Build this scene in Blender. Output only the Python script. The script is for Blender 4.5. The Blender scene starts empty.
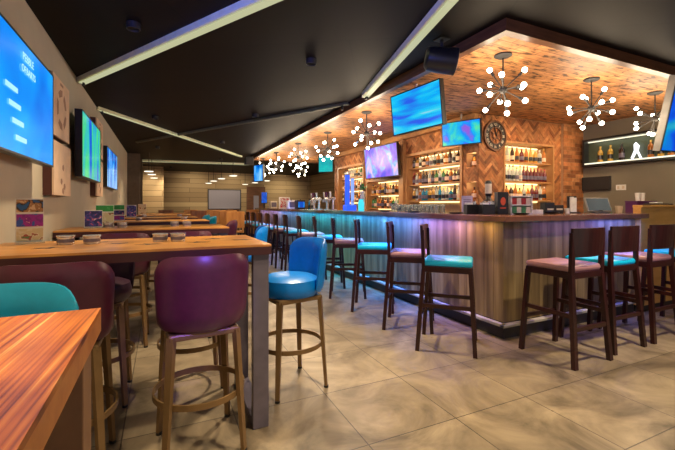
import bpy, bmesh, math, random
from mathutils import Vector, Matrix
random.seed(7)
PI = math.pi; R = math.radians
sc = bpy.context.scene; COL = sc.collection

# ------------------------------------------------------------------ camera, world, lights, exposure
cd = bpy.data.cameras.new('camera'); cam = bpy.data.objects.new('camera', cd); COL.objects.link(cam)
cam.location = (0, 0, 1.28); cam.rotation_euler = (PI/2, 0, -R(24.9))
cd.sensor_width = 36; cd.lens = 36*378/675; cd.shift_y = -20/675; cd.clip_start = .02
sc.camera = cam
w = bpy.data.worlds.new('world'); sc.world = w; w.use_nodes = True
w.node_tree.nodes['Background'].inputs[0].default_value = (1, .86, .72, 1)
w.node_tree.nodes['Background'].inputs[1].default_value = .30
vs = sc.view_settings; vs.view_transform = 'Standard'; vs.look = 'None'; vs.gamma = 1; vs.use_curve_mapping = False
vs.exposure = 0.72
sc.cycles.max_bounces = 6; sc.cycles.sample_clamp_indirect = 4
sc.cycles.caustics_reflective = False; sc.cycles.caustics_refractive = False

def light(kind, name, loc, energy, color, size=.1, size_y=None, aim=None, spot=None, blend=.6):
    d = bpy.data.lights.new(name, kind); d.energy = energy; d.color = color
    o = bpy.data.objects.new(name, d); COL.objects.link(o); o.location = loc
    if kind == 'AREA':
        d.size = size
        if size_y: d.shape = 'RECTANGLE'; d.size_y = size_y
    else: d.shadow_soft_size = size
    if spot: d.spot_size = R(spot); d.spot_blend = blend
    if aim is not None: o.rotation_euler = (Vector(aim)-Vector(loc)).to_track_quat('-Z', 'Y').to_euler()
    return o
WARM = (1, .80, .50)
# ceiling downlights over the walkway and the tables (their cans are built further down)
DOWN = [(1.3, 1.2, 190, WARM), (3.6, 1.2, 230, WARM), (1.3, 3.4, 230, WARM), (1.3, 5.8, 150, WARM), (-.25, 1.6, 70, WARM), (-.35, .5, 75, WARM),
        (-.2, 3.3, 80, WARM), (-.1, 6.6, 55, WARM), (1.2, 8.6, 90, WARM), (-.1, 10, 70, WARM), (1.6, 11.8, 110, WARM), (.3, 15.0, 170, WARM), (2.6, 15.6, 170, WARM), (5, 15.4, 160, WARM)]
for x, y, e, c in DOWN:
    light('SPOT', 'downlight_lamp', (x, y, 2.60), e, c, .05, aim=(x, y, 0), spot=100, blend=1)
# unseen coloured spots added: blue tint on the ceiling, purple on the stools
light('SPOT', 'added_blue_spot', (-.55, .6, 2.3), 130, (.08, .15, 1), .05, aim=(.6, 2.2, 2.68), spot=90, blend=1)
light('SPOT', 'added_purple_spot', (4.9, .3, 2.3), 60, (.35, .25, 1), .04, aim=(3.7, 2.1, .9), spot=50, blend=1)
light('SPOT', 'added_purple_spot', (.55, -.6, 2.3), 210, (.22, .12, 1), .04, aim=(.19, 1.95, .84), spot=13, blend=1)
# LED strips under the bar counter nose, cyan to blue to purple to amber
for y, l, c, e in [(3.0, .6, (1, .55, .12), 1.0), (3.55, .9, (.35, .22, 1), 3.2), (4.3, 1.1, (.06, .2, 1), 6), (5.2, 1.3, (.03, .28, 1), 5.5), (6.3, 1.6, (.02, .38, .9), 5.5), (7.7, 1.8, (.02, .42, .9), 5.5), (9.3, 2, (.1, .3, 1), 5), (11.2, 2.4, (.4, .3, .9), 5)]:
    light('AREA', 'counter_led', (2.84, y, 1.11), e*1.5, c, l, .05, aim=(2.915, y, .1))
for x, l, c, e in [(3.9, 1.0, (.4, .25, 1), 1.0), (4.7, .7, (.15, .2, 1), 3.5)]:
    o = light('AREA', 'counter_led', (x, 2.50, 1.11), e, c, l, .05, aim=(x, 2.565, .1))

# added coloured washes onto the bar front, no fixtures on the fascia
WASH = [(3.3, (.30, .22, 1), 90), (4.1, (.05, .25, 1), 330), (5.1, (.03, .38, 1), 330), (6.2, (.02, .55, .85), 330), (7.6, (.02, .55, .85), 340), (9.2, (.10, .3, 1), 340)]
for y, c, e in WASH: light('SPOT', 'added_wash_spot', (2.28, y-.3, 2.56), e, c, .04, aim=(2.95, y, .65), spot=44, blend=1)
light('SPOT', 'added_wash_spot', (2.28, 2.2, 2.56), 60, (1, .62, .16), .04, aim=(2.95, 2.75, .6), spot=40, blend=1)
light('SPOT', 'added_wash_spot', (4.6, 1.98, 2.56), 60, (.16, .2, 1), .04, aim=(4.6, 2.6, .7), spot=42, blend=1)

# added spots without fixtures, brightening the brick walls and the far room
for x, y, tx, ty in [(3.3, 4.7, 4.15, 4.9), (3.3, 6.3, 4.15, 6.3), (3.3, 8.0, 4.15, 8.0), (4.6, 3.3, 4.7, 4.1), (5.6, 3.3, 5.8, 4.1)]:
    light('SPOT', 'added_wall_spot', (x, y, 2.585), 55, (1, .72, .42), .15, aim=(tx, ty, 1.7), spot=120, blend=1)
for x in (-.3, 1.2, 2.8, 5.0): light('SPOT', 'added_wall_spot', (x, 15.6 if x > 0 else 14.4, 2.6), 55, (1, .80, .50), .1, aim=(x, 17 if x > 0 else 15.2, 1.5), spot=100, blend=1)
# ------------------------------------------------------------------ materials
def new_mat(name):
    m = bpy.data.materials.new(name); m.use_nodes = True
    return m, m.node_tree.nodes, m.node_tree.links, m.node_tree.nodes['Principled BSDF']
def plain(name, c, rough=.5, metal=0, var=.12, scale=14, bump=0, spec=None, coat=0):
    m, N, L, b = new_mat(name)
    tc = N.new('ShaderNodeTexCoord'); nz = N.new('ShaderNodeTexNoise'); nz.inputs['Scale'].default_value = scale; nz.inputs['Detail'].default_value = 4
    L.new(tc.outputs['Object'], nz.inputs['Vector'])
    r = N.new('ShaderNodeValToRGB'); r.color_ramp.elements[0].position = .3; r.color_ramp.elements[1].position = .7
    r.color_ramp.elements[0].color = (*[v*(1-var) for v in c], 1); r.color_ramp.elements[1].color = (*[min(1, v*(1+var)) for v in c], 1)
    L.new(nz.outputs['Fac'], r.inputs[0]); L.new(r.outputs[0], b.inputs['Base Color'])
    b.inputs['Roughness'].default_value = rough; b.inputs['Metallic'].default_value = metal
    if spec is not None: b.inputs['Specular IOR Level'].default_value = spec
    if coat: b.inputs['Coat Weight'].default_value = coat; b.inputs['Coat Roughness'].default_value = .2
    if bump:
        bp = N.new('ShaderNodeBump'); bp.inputs['Strength'].default_value = bump; bp.inputs['Distance'].default_value = .01
        L.new(nz.outputs['Fac'], bp.inputs['Height']); L.new(bp.outputs[0], b.inputs['Normal'])
    return m
def emit(name, c, s):
    m, N, L, b = new_mat(name)
    b.inputs['Base Color'].default_value = (0, 0, 0, 1); b.inputs['Emission Color'].default_value = (*c, 1); b.inputs['Emission Strength'].default_value = s
    return m
def ramp(N, stops, interp='LINEAR'):
    r = N.new('ShaderNodeValToRGB'); cr = r.color_ramp; cr.interpolation = interp
    while len(cr.elements) > 1: cr.elements.remove(cr.elements[-1])
    cr.elements[0].position = stops[0][0]; cr.elements[0].color = (*stops[0][1], 1)
    for p, c in stops[1:]: cr.elements.new(p).color = (*c, 1)
    return r
def mapping(N, L, scale=(1, 1, 1), loc=(0, 0, 0), rot=(0, 0, 0), coord='Object'):
    tc = N.new('ShaderNodeTexCoord'); mp = N.new('ShaderNodeMapping')
    mp.inputs['Scale'].default_value = scale; mp.inputs['Location'].default_value = loc; mp.inputs['Rotation'].default_value = rot
    L.new(tc.outputs[coord], mp.inputs['Vector']); return mp
def wood(name, stops, grain=(2, 30, 30), rough=.35, rot=(0, 0, 0), coat=0, scale=1):
    m, N, L, b = new_mat(name)
    mp = mapping(N, L, grain, rot=rot)
    nz = N.new('ShaderNodeTexNoise'); nz.inputs['Scale'].default_value = scale; nz.inputs['Detail'].default_value = 6; nz.inputs['Roughness'].default_value = .65
    L.new(mp.outputs[0], nz.inputs['Vector']); r = ramp(N, stops); L.new(nz.outputs['Fac'], r.inputs[0]); L.new(r.outputs[0], b.inputs['Base Color'])
    b.inputs['Roughness'].default_value = rough; b.inputs['Coat Weight'].default_value = coat
    return m
def screen(name, stops, scale=(1.2, 1.2, 1.2), s=1.0, dist=.6, seed=0, gaxis=None):
    m, N, L, b = new_mat(name)
    mp = mapping(N, L, scale, (seed, seed*.7, 0))
    nz = N.new('ShaderNodeTexNoise'); nz.inputs['Scale'].default_value = 1.5; nz.inputs['Detail'].default_value = 2.5; nz.inputs['Distortion'].default_value = dist
    L.new(mp.outputs[0], nz.inputs['Vector']); r = ramp(N, stops); L.new(nz.outputs['Fac'], r.inputs[0])
    b.inputs['Base Color'].default_value = (.01, .01, .01, 1); b.inputs['Roughness'].default_value = .2
    L.new(r.outputs[0], b.inputs['Emission Color']); b.inputs['Emission Strength'].default_value = s*.8
    return m

M = {}
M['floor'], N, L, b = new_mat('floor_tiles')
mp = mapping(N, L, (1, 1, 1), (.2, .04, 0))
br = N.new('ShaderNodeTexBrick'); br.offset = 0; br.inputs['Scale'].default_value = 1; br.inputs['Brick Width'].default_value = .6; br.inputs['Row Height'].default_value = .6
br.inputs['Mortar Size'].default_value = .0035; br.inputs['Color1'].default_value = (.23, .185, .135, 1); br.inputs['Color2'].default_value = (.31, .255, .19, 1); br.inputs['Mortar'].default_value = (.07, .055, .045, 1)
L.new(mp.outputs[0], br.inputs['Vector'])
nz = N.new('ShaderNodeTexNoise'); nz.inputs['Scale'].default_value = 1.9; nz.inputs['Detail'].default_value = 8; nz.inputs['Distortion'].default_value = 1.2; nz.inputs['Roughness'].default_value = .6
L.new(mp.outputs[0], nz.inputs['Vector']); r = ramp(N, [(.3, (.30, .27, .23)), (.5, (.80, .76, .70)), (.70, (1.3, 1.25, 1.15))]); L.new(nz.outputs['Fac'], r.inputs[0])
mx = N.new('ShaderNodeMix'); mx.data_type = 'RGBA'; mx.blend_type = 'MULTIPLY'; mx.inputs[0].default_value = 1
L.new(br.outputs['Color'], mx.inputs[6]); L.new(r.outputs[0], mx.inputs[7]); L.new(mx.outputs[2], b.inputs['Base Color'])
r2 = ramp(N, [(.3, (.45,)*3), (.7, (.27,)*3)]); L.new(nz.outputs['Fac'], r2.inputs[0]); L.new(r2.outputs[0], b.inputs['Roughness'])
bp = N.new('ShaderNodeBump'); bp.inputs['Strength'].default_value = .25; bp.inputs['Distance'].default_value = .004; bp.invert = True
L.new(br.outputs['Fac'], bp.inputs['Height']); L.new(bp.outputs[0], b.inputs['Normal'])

M['ceiling'], N, L, b = new_mat('black_ceiling_panels')
mp = mapping(N, L, (1, 1, 1), (.3, .4, 0), (0, 0, R(32)))
br = N.new('ShaderNodeTexBrick'); br.offset = .5; br.inputs['Scale'].default_value = 1; br.inputs['Brick Width'].default_value = 2.4; br.inputs['Row Height'].default_value = 1.2
br.inputs['Mortar Size'].default_value = .006; br.inputs['Color1'].default_value = (.008, .006, .0055, 1); br.inputs['Color2'].default_value = (.011, .008, .007, 1); br.inputs['Mortar'].default_value = (.005, .004, .004, 1)
L.new(mp.outputs[0], br.inputs['Vector']); L.new(br.outputs['Color'], b.inputs['Base Color']); b.inputs['Roughness'].default_value = .6; b.inputs['Specular IOR Level'].default_value = .12

M['wall_grey'] = plain('grey_plaster', (.56, .49, .39), .8, var=.05, scale=3)
M['wall_dark'] = plain('dark_olive_plaster', (.20, .175, .125), .8, var=.06, scale=3)
M['pillar'] = plain('brown_plaster', (.12, .085, .06), .7)
M['pale_timber'] = plain('pale_timber', (.42, .27, .13), .6)
M['black'] = plain('black_plastic', (.012, .012, .013), .35)
M['black_matt'] = plain('black_matt_metal', (.02, .018, .018), .6)
M['channel'] = plain('galvanised_channel', (.88, .90, .62), .4, 0, var=.06)
M['channel_dark'] = plain('dull_channel', (.16, .16, .11), .5, .3)
M['silver'] = plain('brushed_silver', (.75, .75, .76), .22, .7, var=.1)
M['tvside'] = plain('silver_grey_casing', (.22, .21, .20), .4, .2)
M['dark_trim'] = wood('dark_timber_fascia', [(.3, (.07, .03, .015)), (.7, (.20, .085, .04))], (3, 3, 30))
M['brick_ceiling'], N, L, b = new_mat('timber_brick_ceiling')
mp = mapping(N, L, (1, 1, 1), rot=(0, 0, 0))
br = N.new('ShaderNodeTexBrick'); br.inputs['Scale'].default_value = 1; br.inputs['Brick Width'].default_value = .26; br.inputs['Row Height'].default_value = .085
br.inputs['Mortar Size'].default_value = .003; br.inputs['Bias'].default_value = -.2
br.inputs['Color1'].default_value = (.62, .30, .11, 1); br.inputs['Color2'].default_value = (.44, .19, .07, 1); br.inputs['Mortar'].default_value = (.10, .04, .02, 1)
L.new(mp.outputs[0], br.inputs['Vector'])
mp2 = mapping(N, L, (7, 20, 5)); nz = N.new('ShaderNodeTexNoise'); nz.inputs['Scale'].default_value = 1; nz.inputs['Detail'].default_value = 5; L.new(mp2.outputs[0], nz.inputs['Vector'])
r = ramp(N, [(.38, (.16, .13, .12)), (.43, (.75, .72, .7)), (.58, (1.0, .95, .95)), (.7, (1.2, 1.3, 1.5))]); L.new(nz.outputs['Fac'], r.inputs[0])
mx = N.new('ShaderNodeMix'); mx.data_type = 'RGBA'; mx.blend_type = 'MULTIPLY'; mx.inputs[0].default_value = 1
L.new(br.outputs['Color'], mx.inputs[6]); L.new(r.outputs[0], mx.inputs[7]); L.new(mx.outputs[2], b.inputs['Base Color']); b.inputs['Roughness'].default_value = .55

M['brick'], N, L, b = new_mat('herringbone_bricks')
at = N.new('ShaderNodeAttribute'); at.attribute_name = 'Col'
mp2 = mapping(N, L, (14, 14, 14)); nz = N.new('ShaderNodeTexNoise'); nz.inputs['Scale'].default_value = 1; nz.inputs['Detail'].default_value = 5; L.new(mp2.outputs[0], nz.inputs['Vector'])
r = ramp(N, [(.3, (.65,)*3), (.7, (1.25,)*3)]); L.new(nz.outputs['Fac'], r.inputs[0])
mx = N.new('ShaderNodeMix'); mx.data_type = 'RGBA'; mx.blend_type = 'MULTIPLY'; mx.inputs[0].default_value = 1
L.new(at.outputs['Color'], mx.inputs[6]); L.new(r.outputs[0], mx.inputs[7]); L.new(mx.outputs[2], b.inputs['Base Color']); b.inputs['Roughness'].default_value = .7

M['wallcore'] = plain('brown_mortar', (.36, .21, .11), .9)
M['shelfwood'] = wood('shelf_timber', [(.3, (.30, .13, .045)), (.7, (.52, .27, .10))], (20, 3, 3))
M['niche'] = plain('niche_lining', (.62, .45, .24), .6)
M['farwood'], N, L, b = new_mat('pale_plank_wall')
mp = mapping(N, L, (1, 1, 1), rot=(PI/2, 0, 0))
br = N.new('ShaderNodeTexBrick'); br.inputs['Scale'].default_value = 1; br.inputs['Brick Width'].default_value = 2.1; br.inputs['Row Height'].default_value = .2
br.inputs['Mortar Size'].default_value = .006; br.inputs['Color1'].default_value = (.48, .36, .21, 1); br.inputs['Color2'].default_value = (.24, .16, .085, 1); br.inputs['Mortar'].default_value = (.06, .04, .02, 1)
L.new(mp.outputs[0], br.inputs['Vector']); L.new(br.outputs['Color'], b.inputs['Base Color']); b.inputs['Roughness'].default_value = .7

def table_mat(name, ang, c):
    m, N, L, b = new_mat(name)
    mp = mapping(N, L, (1, 1, 1), rot=(0, 0, ang))
    sx = N.new('ShaderNodeMapping'); sx.inputs['Scale'].default_value = (1.2, 110, 1); L.new(mp.outputs[0], sx.inputs['Vector'])
    nz = N.new('ShaderNodeTexNoise'); nz.inputs['Scale'].default_value = 1; nz.inputs['Detail'].default_value = 3; L.new(sx.outputs[0], nz.inputs['Vector'])
    r = ramp(N, [(.30, c[0]), (.46, c[1]), (.62, c[2]), (.70, c[3])]); L.new(nz.outputs['Fac'], r.inputs[0])
    n2 = N.new('ShaderNodeTexNoise'); n2.inputs['Scale'].default_value = 3.2; n2.inputs['Detail'].default_value = 3; L.new(mp.outputs[0], n2.inputs['Vector'])
    r2 = ramp(N, [(.35, (.55, .48, .55)), (.55, (1, 1, 1)), (.8, (1.15, 1.1, .9))]); L.new(n2.outputs['Fac'], r2.inputs[0])
    mx = N.new('ShaderNodeMix'); mx.data_type = 'RGBA'; mx.blend_type = 'MULTIPLY'; mx.inputs[0].default_value = 1
    L.new(r.outputs[0], mx.inputs[6]); L.new(r2.outputs[0], mx.inputs[7]); L.new(mx.outputs[2], b.inputs['Base Color'])
    b.inputs['Roughness'].default_value = .36; b.inputs['Coat Weight'].default_value = .05; b.inputs['Coat Roughness'].default_value = .2
    return m
TC = [(.14, .03, .008), (.46, .12, .015), (.58, .19, .025), (.85, .48, .14)]
M['table_near'] = table_mat('streaked_orange_wood', R(-86), TC)
M['table'] = table_mat('orange_wood_top', R(0), [(.42, .16, .03), (.58, .24, .05), (.68, .32, .08), (.78, .42, .12)])
M['inlay'] = plain('dark_star_inlay', (.05, .03, .03), .35)
M['edge'] = plain('oxblood_edge', (.055, .012, .014), .4)
M['edge_near'] = wood('orange_edge', [(.3, (.42, .14, .03)), (.7, (.62, .26, .07))], (3, 12, 12))
M['tleg'] = plain('slate_violet_leg', (.13, .11, .15), .4, .1)
M['tleg_near'] = plain('oak_leg', (.22, .11, .05), .45)
M['leather_purple'] = plain('plum_leather', (.075, .011, .03), .33, var=.1, scale=30, bump=.05)
M['leather_dark'] = plain('aubergine_leather', (.04, .012, .03), .38, var=.1, scale=30, bump=.05)
M['leather_teal'] = plain('teal_leather', (.0, .23, .38), .33, var=.06, scale=30, bump=.05)
M['leather_blue'] = plain('bright_blue_leather', (.0, .19, .68), .33, var=.06, scale=30, bump=.05)
M['bronze'] = plain('bronze_leg', (.22, .13, .055), .38, .35, var=.1)
M['mahogany'] = wood('dark_mahogany', [(.3, (.014, .0025, .003)), (.7, (.036, .006, .006))], (8, 8, 2), rough=.3)
M['seat_teal'] = plain('turquoise_vinyl', (.0, .48, .74), .35, var=.05)
M['seat_mauve'] = plain('mauve_vinyl', (.34, .18, .19), .38, var=.06)
M['orange_wood'] = wood('honey_wood', [(.3, (.45, .16, .03)), (.7, (.68, .30, .07))], (8, 8, 2))
M['bar_front'], N, L, b = new_mat('weathered_plank_front')
mp = mapping(N, L, (1, 1, 1)); 
sx = N.new('ShaderNodeMapping'); sx.inputs['Scale'].default_value = (11, 11, .7); L.new(mp.outputs[0], sx.inputs['Vector'])
nz = N.new('ShaderNodeTexNoise'); nz.inputs['Scale'].default_value = 1; nz.inputs['Detail'].default_value = 5; L.new(sx.outputs[0], nz.inputs['Vector'])
r = ramp(N, [(.28, (.07, .045, .02)), (.5, (.19, .13, .06)), (.72, (.34, .25, .12))]); L.new(nz.outputs['Fac'], r.inputs[0]); L.new(r.outputs[0], b.inputs['Base Color']); b.inputs['Roughness'].default_value = .5
M['bar_top'] = wood('mahogany_counter', [(.3, (.13, .05, .03)), (.7, (.26, .12, .07))], (3, 3, 3), rough=.22, coat=.3)
M['kerb'] = plain('pale_stone_ledge', (.38, .36, .33), .5)
M['plinth'] = plain('charcoal_plinth', (.03, .028, .03), .5)
M['cabinet'] = wood('amber_oak', [(.3, (.60, .31, .07)), (.7, (.80, .48, .16))], (2, 12, 12))
M['bulb'] = emit('bulb_glow', (1, .88, .66), 18)
M['led'] = emit('led_strip', (1, .76, .36), 2.2)
M['ledw'] = emit('led_white', (1, .93, .68), .9)
M['disc'] = emit('lamp_disc', (1, .90, .70), 1.6)
M['added_glow'] = emit('channel_added_glow', (.80, .82, .48), .38); M['screentext'] = emit('screen_lettering', (.35, .72, 1), .75); M['white_emit'] = emit('lit_emblem', (.9, .95, 1), 1.3)
M['white'] = plain('white_card', (.75, .74, .70), .6)
M['offwhite'] = plain('cream_card', (.62, .53, .40), .6)
M['glass'], N, L, b = new_mat('clear_glass'); b.inputs['Transmission Weight'].default_value = .75; b.inputs['Roughness'].default_value = .08; b.inputs['Base Color'].default_value = (.85, .92, .9, 1)
def glassy(n, c, tr=.35):
    m, N, L, b = new_mat(n); b.inputs['Base Color'].default_value = (*c, 1); b.inputs['Roughness'].default_value = .12; b.inputs['Transmission Weight'].default_value = tr; return m
BG = {'amber': glassy('amber_glass', (.55, .18, .03)), 'clear': glassy('pale_glass', (.72, .78, .74), .5), 'green': glassy('green_glass', (.06, .22, .07)), 'dark': glassy('dark_glass', (.04, .02, .015), .1),
      'red': glassy('red_glass', (.13, .012, .012), .1), 'blue': glassy('blue_glass', (.02, .25, .42)), 'golden': glassy('golden_glass', (.72, .42, .08), .4)}
M['caps_red'] = plain('red_cap', (.35, .02, .02), .4); M['caps_gold'] = plain('gold_cap', (.5, .32, .08), .3, .7)
M['panelwood'] = plain('pale_pink_board', (.82, .58, .42), .6, var=.12, scale=6)
M['panelside'] = plain('maroon_board_edge', (.09, .025, .02), .5)
M['print'] = plain('faded_print', (.44, .24, .17), .7)
M['purplebox'] = plain('purple_box', (.09, .01, .10), .5)
M['greenbox'] = plain('green_box', (.05, .22, .07), .5)
M['projscreen'] = plain('projector_fabric', (.26, .25, .33), .8, var=.02)

# ------------------------------------------------------------------ mesh helpers
class MB:
    def __init__(s): s.bm = bmesh.new()
    def box(s, x0, x1, y0, y1, z0, z1, mat=None, bev=0):
        m = Matrix.Translation(((x0+x1)/2, (y0+y1)/2, (z0+z1)/2)) @ Matrix.Diagonal((x1-x0, y1-y0, z1-z0, 1))
        r = bmesh.ops.create_cube(s.bm, size=1, matrix=(mat @ m if mat else m))
        if bev:
            es = {e for v in r['verts'] for e in v.link_edges}
            bmesh.ops.bevel(s.bm, geom=list(es), offset=bev, segments=2, affect='EDGES', profile=.5)
        return s
    def bar(s, p, q, a, b=None, up=(0, 0, 1), a2=None):   # rectangular bar from p to q
        b = b or a; p, q = Vector(p), Vector(q); d = (q-p).normalized(); u = Vector(up)
        if abs(d.dot(u)) > .99: u = Vector((0, 1, 0))
        x = d.cross(u).normalized(); y = x.cross(d); k = (a2/a if a2 else 1)
        vs = [s.bm.verts.new(c + x*sx*a*f/2 + y*sy*b*f/2) for c, f in ((p, 1), (q, k)) for sx, sy in ((-1, -1), (1, -1), (1, 1), (-1, 1))]
        for f in ((0, 3, 2, 1), (4, 5, 6, 7), (0, 1, 5, 4), (1, 2, 6, 5), (2, 3, 7, 6), (3, 0, 4, 7)): s.bm.faces.new([vs[i] for i in f])
        return s
    def lathe(s, prof, c=(0, 0, 0), n=20, mat=None):
        rings = []
        for r_, z in prof:
            ring = []
            for k in range(n):
                a = 2*PI*k/n; v = Vector((c[0]+r_*math.cos(a), c[1]+r_*math.sin(a), c[2]+z))
                ring.append(s.bm.verts.new(mat @ v if mat else v))
            rings.append(ring)
        for i in range(len(rings)-1):
            for k in range(n): s.bm.faces.new((rings[i][k], rings[i][(k+1) % n], rings[i+1][(k+1) % n], rings[i+1][k]))
        s.bm.faces.new(rings[0][::-1]); s.bm.faces.new(rings[-1]); return s
    def tube(s, p, q, r, n=10, r2=None):
        p, q = Vector(p), Vector(q); m = Matrix.Translation(p) @ (q-p).to_track_quat('Z', 'Y').to_matrix().to_4x4()
        return s.lathe([(r, 0), (r2 or r, (q-p).length)], n=n, mat=m)
    def ball(s, c, r, u=14, v=8):
        bmesh.ops.create_uvsphere(s.bm, u_segments=u, v_segments=v, radius=r, matrix=Matrix.Translation(c)); return s
    def poly(s, pts, d):   # extrude a planar polygon by vector d
        d = Vector(d); a = [s.bm.verts.new(p) for p in pts]; b = [s.bm.verts.new(Vector(p)+d) for p in pts]; n = len(a)
        s.bm.faces.new(a); s.bm.faces.new(b[::-1])
        for i in range(n): s.bm.faces.new((a[i], b[i], b[(i+1) % n], a[(i+1) % n]))
        return s
    def build(s, name, mat, parent=None, smooth=False, label=None):
        bmesh.ops.recalc_face_normals(s.bm, faces=s.bm.faces)
        me = bpy.data.meshes.new(name); s.bm.to_mesh(me); s.bm.free(); me.materials.append(mat)
        if smooth:
            me.polygons.foreach_set('use_smooth', [True]*len(me.polygons)); me.set_sharp_from_angle(angle=R(40))
        o = bpy.data.objects.new(name, me); COL.objects.link(o); o.parent = parent
        if label: o['label'] = label
        return o
def tag(o, label, cat, group=None):
    o['label'] = label; o['category'] = cat
    if group: o['group'] = group
    return o
def thing(name, label, cat, loc, rz=0, group=None, rx=0):
    o = bpy.data.objects.new(name, None); COL.objects.link(o); o.location = loc; o.rotation_euler = (rx, 0, rz); o.empty_display_size = .1
    return tag(o, label, cat, group)
def struct(name, mb, mat, smooth=False):
    o = mb.build(name, mat, smooth=smooth); o['kind'] = 'structure'; return o
KIDS = {}
def dup(root, loc, rz, label, group=None, swap=None):
    def cp(o, par):
        c = o.copy(); COL.objects.link(c); c.parent = par
        for ch in o.children: cp(ch, c)
        return c
    r_ = cp(root, None); r_.location = loc; r_.rotation_euler = (root.rotation_euler[0], 0, rz); r_['label'] = label
    if group: r_['group'] = group
    return r_
def text(body, size, mat, parent, loc, rot, ext=.001, name='lettering'):
    cu = bpy.data.curves.new('t', 'FONT'); cu.body = body; cu.size = size; cu.extrude = ext; cu.align_x = 'CENTER'; cu.align_y = 'CENTER'
    t = bpy.data.objects.new('t', cu); me = bpy.data.meshes.new_from_object(t); bpy.data.objects.remove(t); me.materials.append(mat)
    o = bpy.data.objects.new(name, me); COL.objects.link(o); o.parent = parent; o.location = loc; o.rotation_euler = rot; return o
ORD = ['first', 'second', 'third', 'fourth', 'fifth', 'sixth', 'seventh', 'eighth', 'ninth', 'tenth', 'eleventh', 'twelfth', 'thirteenth', 'fourteenth', 'fifteenth', 'sixteenth']

# ------------------------------------------------------------------ structure
XL, XR, YF, YB, H = -.85, 6.45, 17.0, -1.2, 2.68
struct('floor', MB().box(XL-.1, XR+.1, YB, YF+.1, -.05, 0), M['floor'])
struct('ceiling', MB().box(XL-.1, XR+.1, YB, YF+.1, H, H+.06), M['ceiling'])
struct('wall_left', MB().box(XL-.12, XL, YB, YF+.1, 0, H), M['wall_grey'])
struct('wall_right', MB().box(XR, XR+.12, YB, 4.1, 0, H), M['wall_dark'])
struct('wall_right_rear', MB().box(XR, XR+.12, 9.1, YF, 0, H), M['farwood'])
struct('wall_back', MB().box(XL, XR, YF, YF+.12, 0, H), M['farwood'])
struct('baseboard_left', MB().box(XL, XL+.015, YB, YF, 0, .09), M['dark_trim'])
struct('baseboard_right', MB().box(XR-.015, XR, YB, 4.1, 0, .09), M['dark_trim'])
struct('trim_1', MB().box(XL, XL+.30, 11.6, 11.9, 0, H), M['pillar'])
struct('trim_2', MB().box(XL, XL+.30, 13.0, 13.25, 0, H), M['pillar'])
struct('trim_3', MB().box(XL, XL+.16, 12.2, 12.35, 0, 2.4), M['pale_timber'])
struct('trim_4', MB().box(XL, .05, 15.2, 15.5, 0, H), M['farwood'])

# bar wall with niches: blocks round the openings, herringbone brick skin in front
def hexcol():
    base = random.choice([(.64, .41, .23), (.68, .45, .27), (.60, .37, .21), (.52, .31, .17), (.72, .50, .32), (.64, .41, .24)])
    k = random.uniform(.85, 1.12); return tuple(v*k for v in base)+(1,)
def clip(poly, x0, x1, y0, y1):
    for ax, lim, sg in ((0, x0, 1), (0, x1, -1), (1, y0, 1), (1, y1, -1)):
        out = []
        for i, p in enumerate(poly):
            q = poly[(i+1) % len(poly)]; a = (p[ax]-lim)*sg; b_ = (q[ax]-lim)*sg
            if a >= 0: out.append(p)
            if (a >= 0) != (b_ >= 0):
                t = a/(a-b_); out.append((p[0]+(q[0]-p[0])*t, p[1]+(q[1]-p[1])*t))
        poly = out
        if len(poly) < 3: return []
    return poly
def solid_rects(a0, a1, z0, z1, holes):
    xs = sorted({a0, a1, *[h[0] for h in holes], *[h[1] for h in holes]}); out = []
    for i in range(len(xs)-1):
        xa, xb = xs[i], xs[i+1]; c = (xa+xb)/2; z = z0
        for h in sorted([h for h in holes if h[0] < c < h[1]], key=lambda h: h[2]):
            if h[2] > z: out.append((xa, xb, z, h[2]))
            z = h[3]
        if z < z1: out.append((xa, xb, z, z1))
    return out
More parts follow.
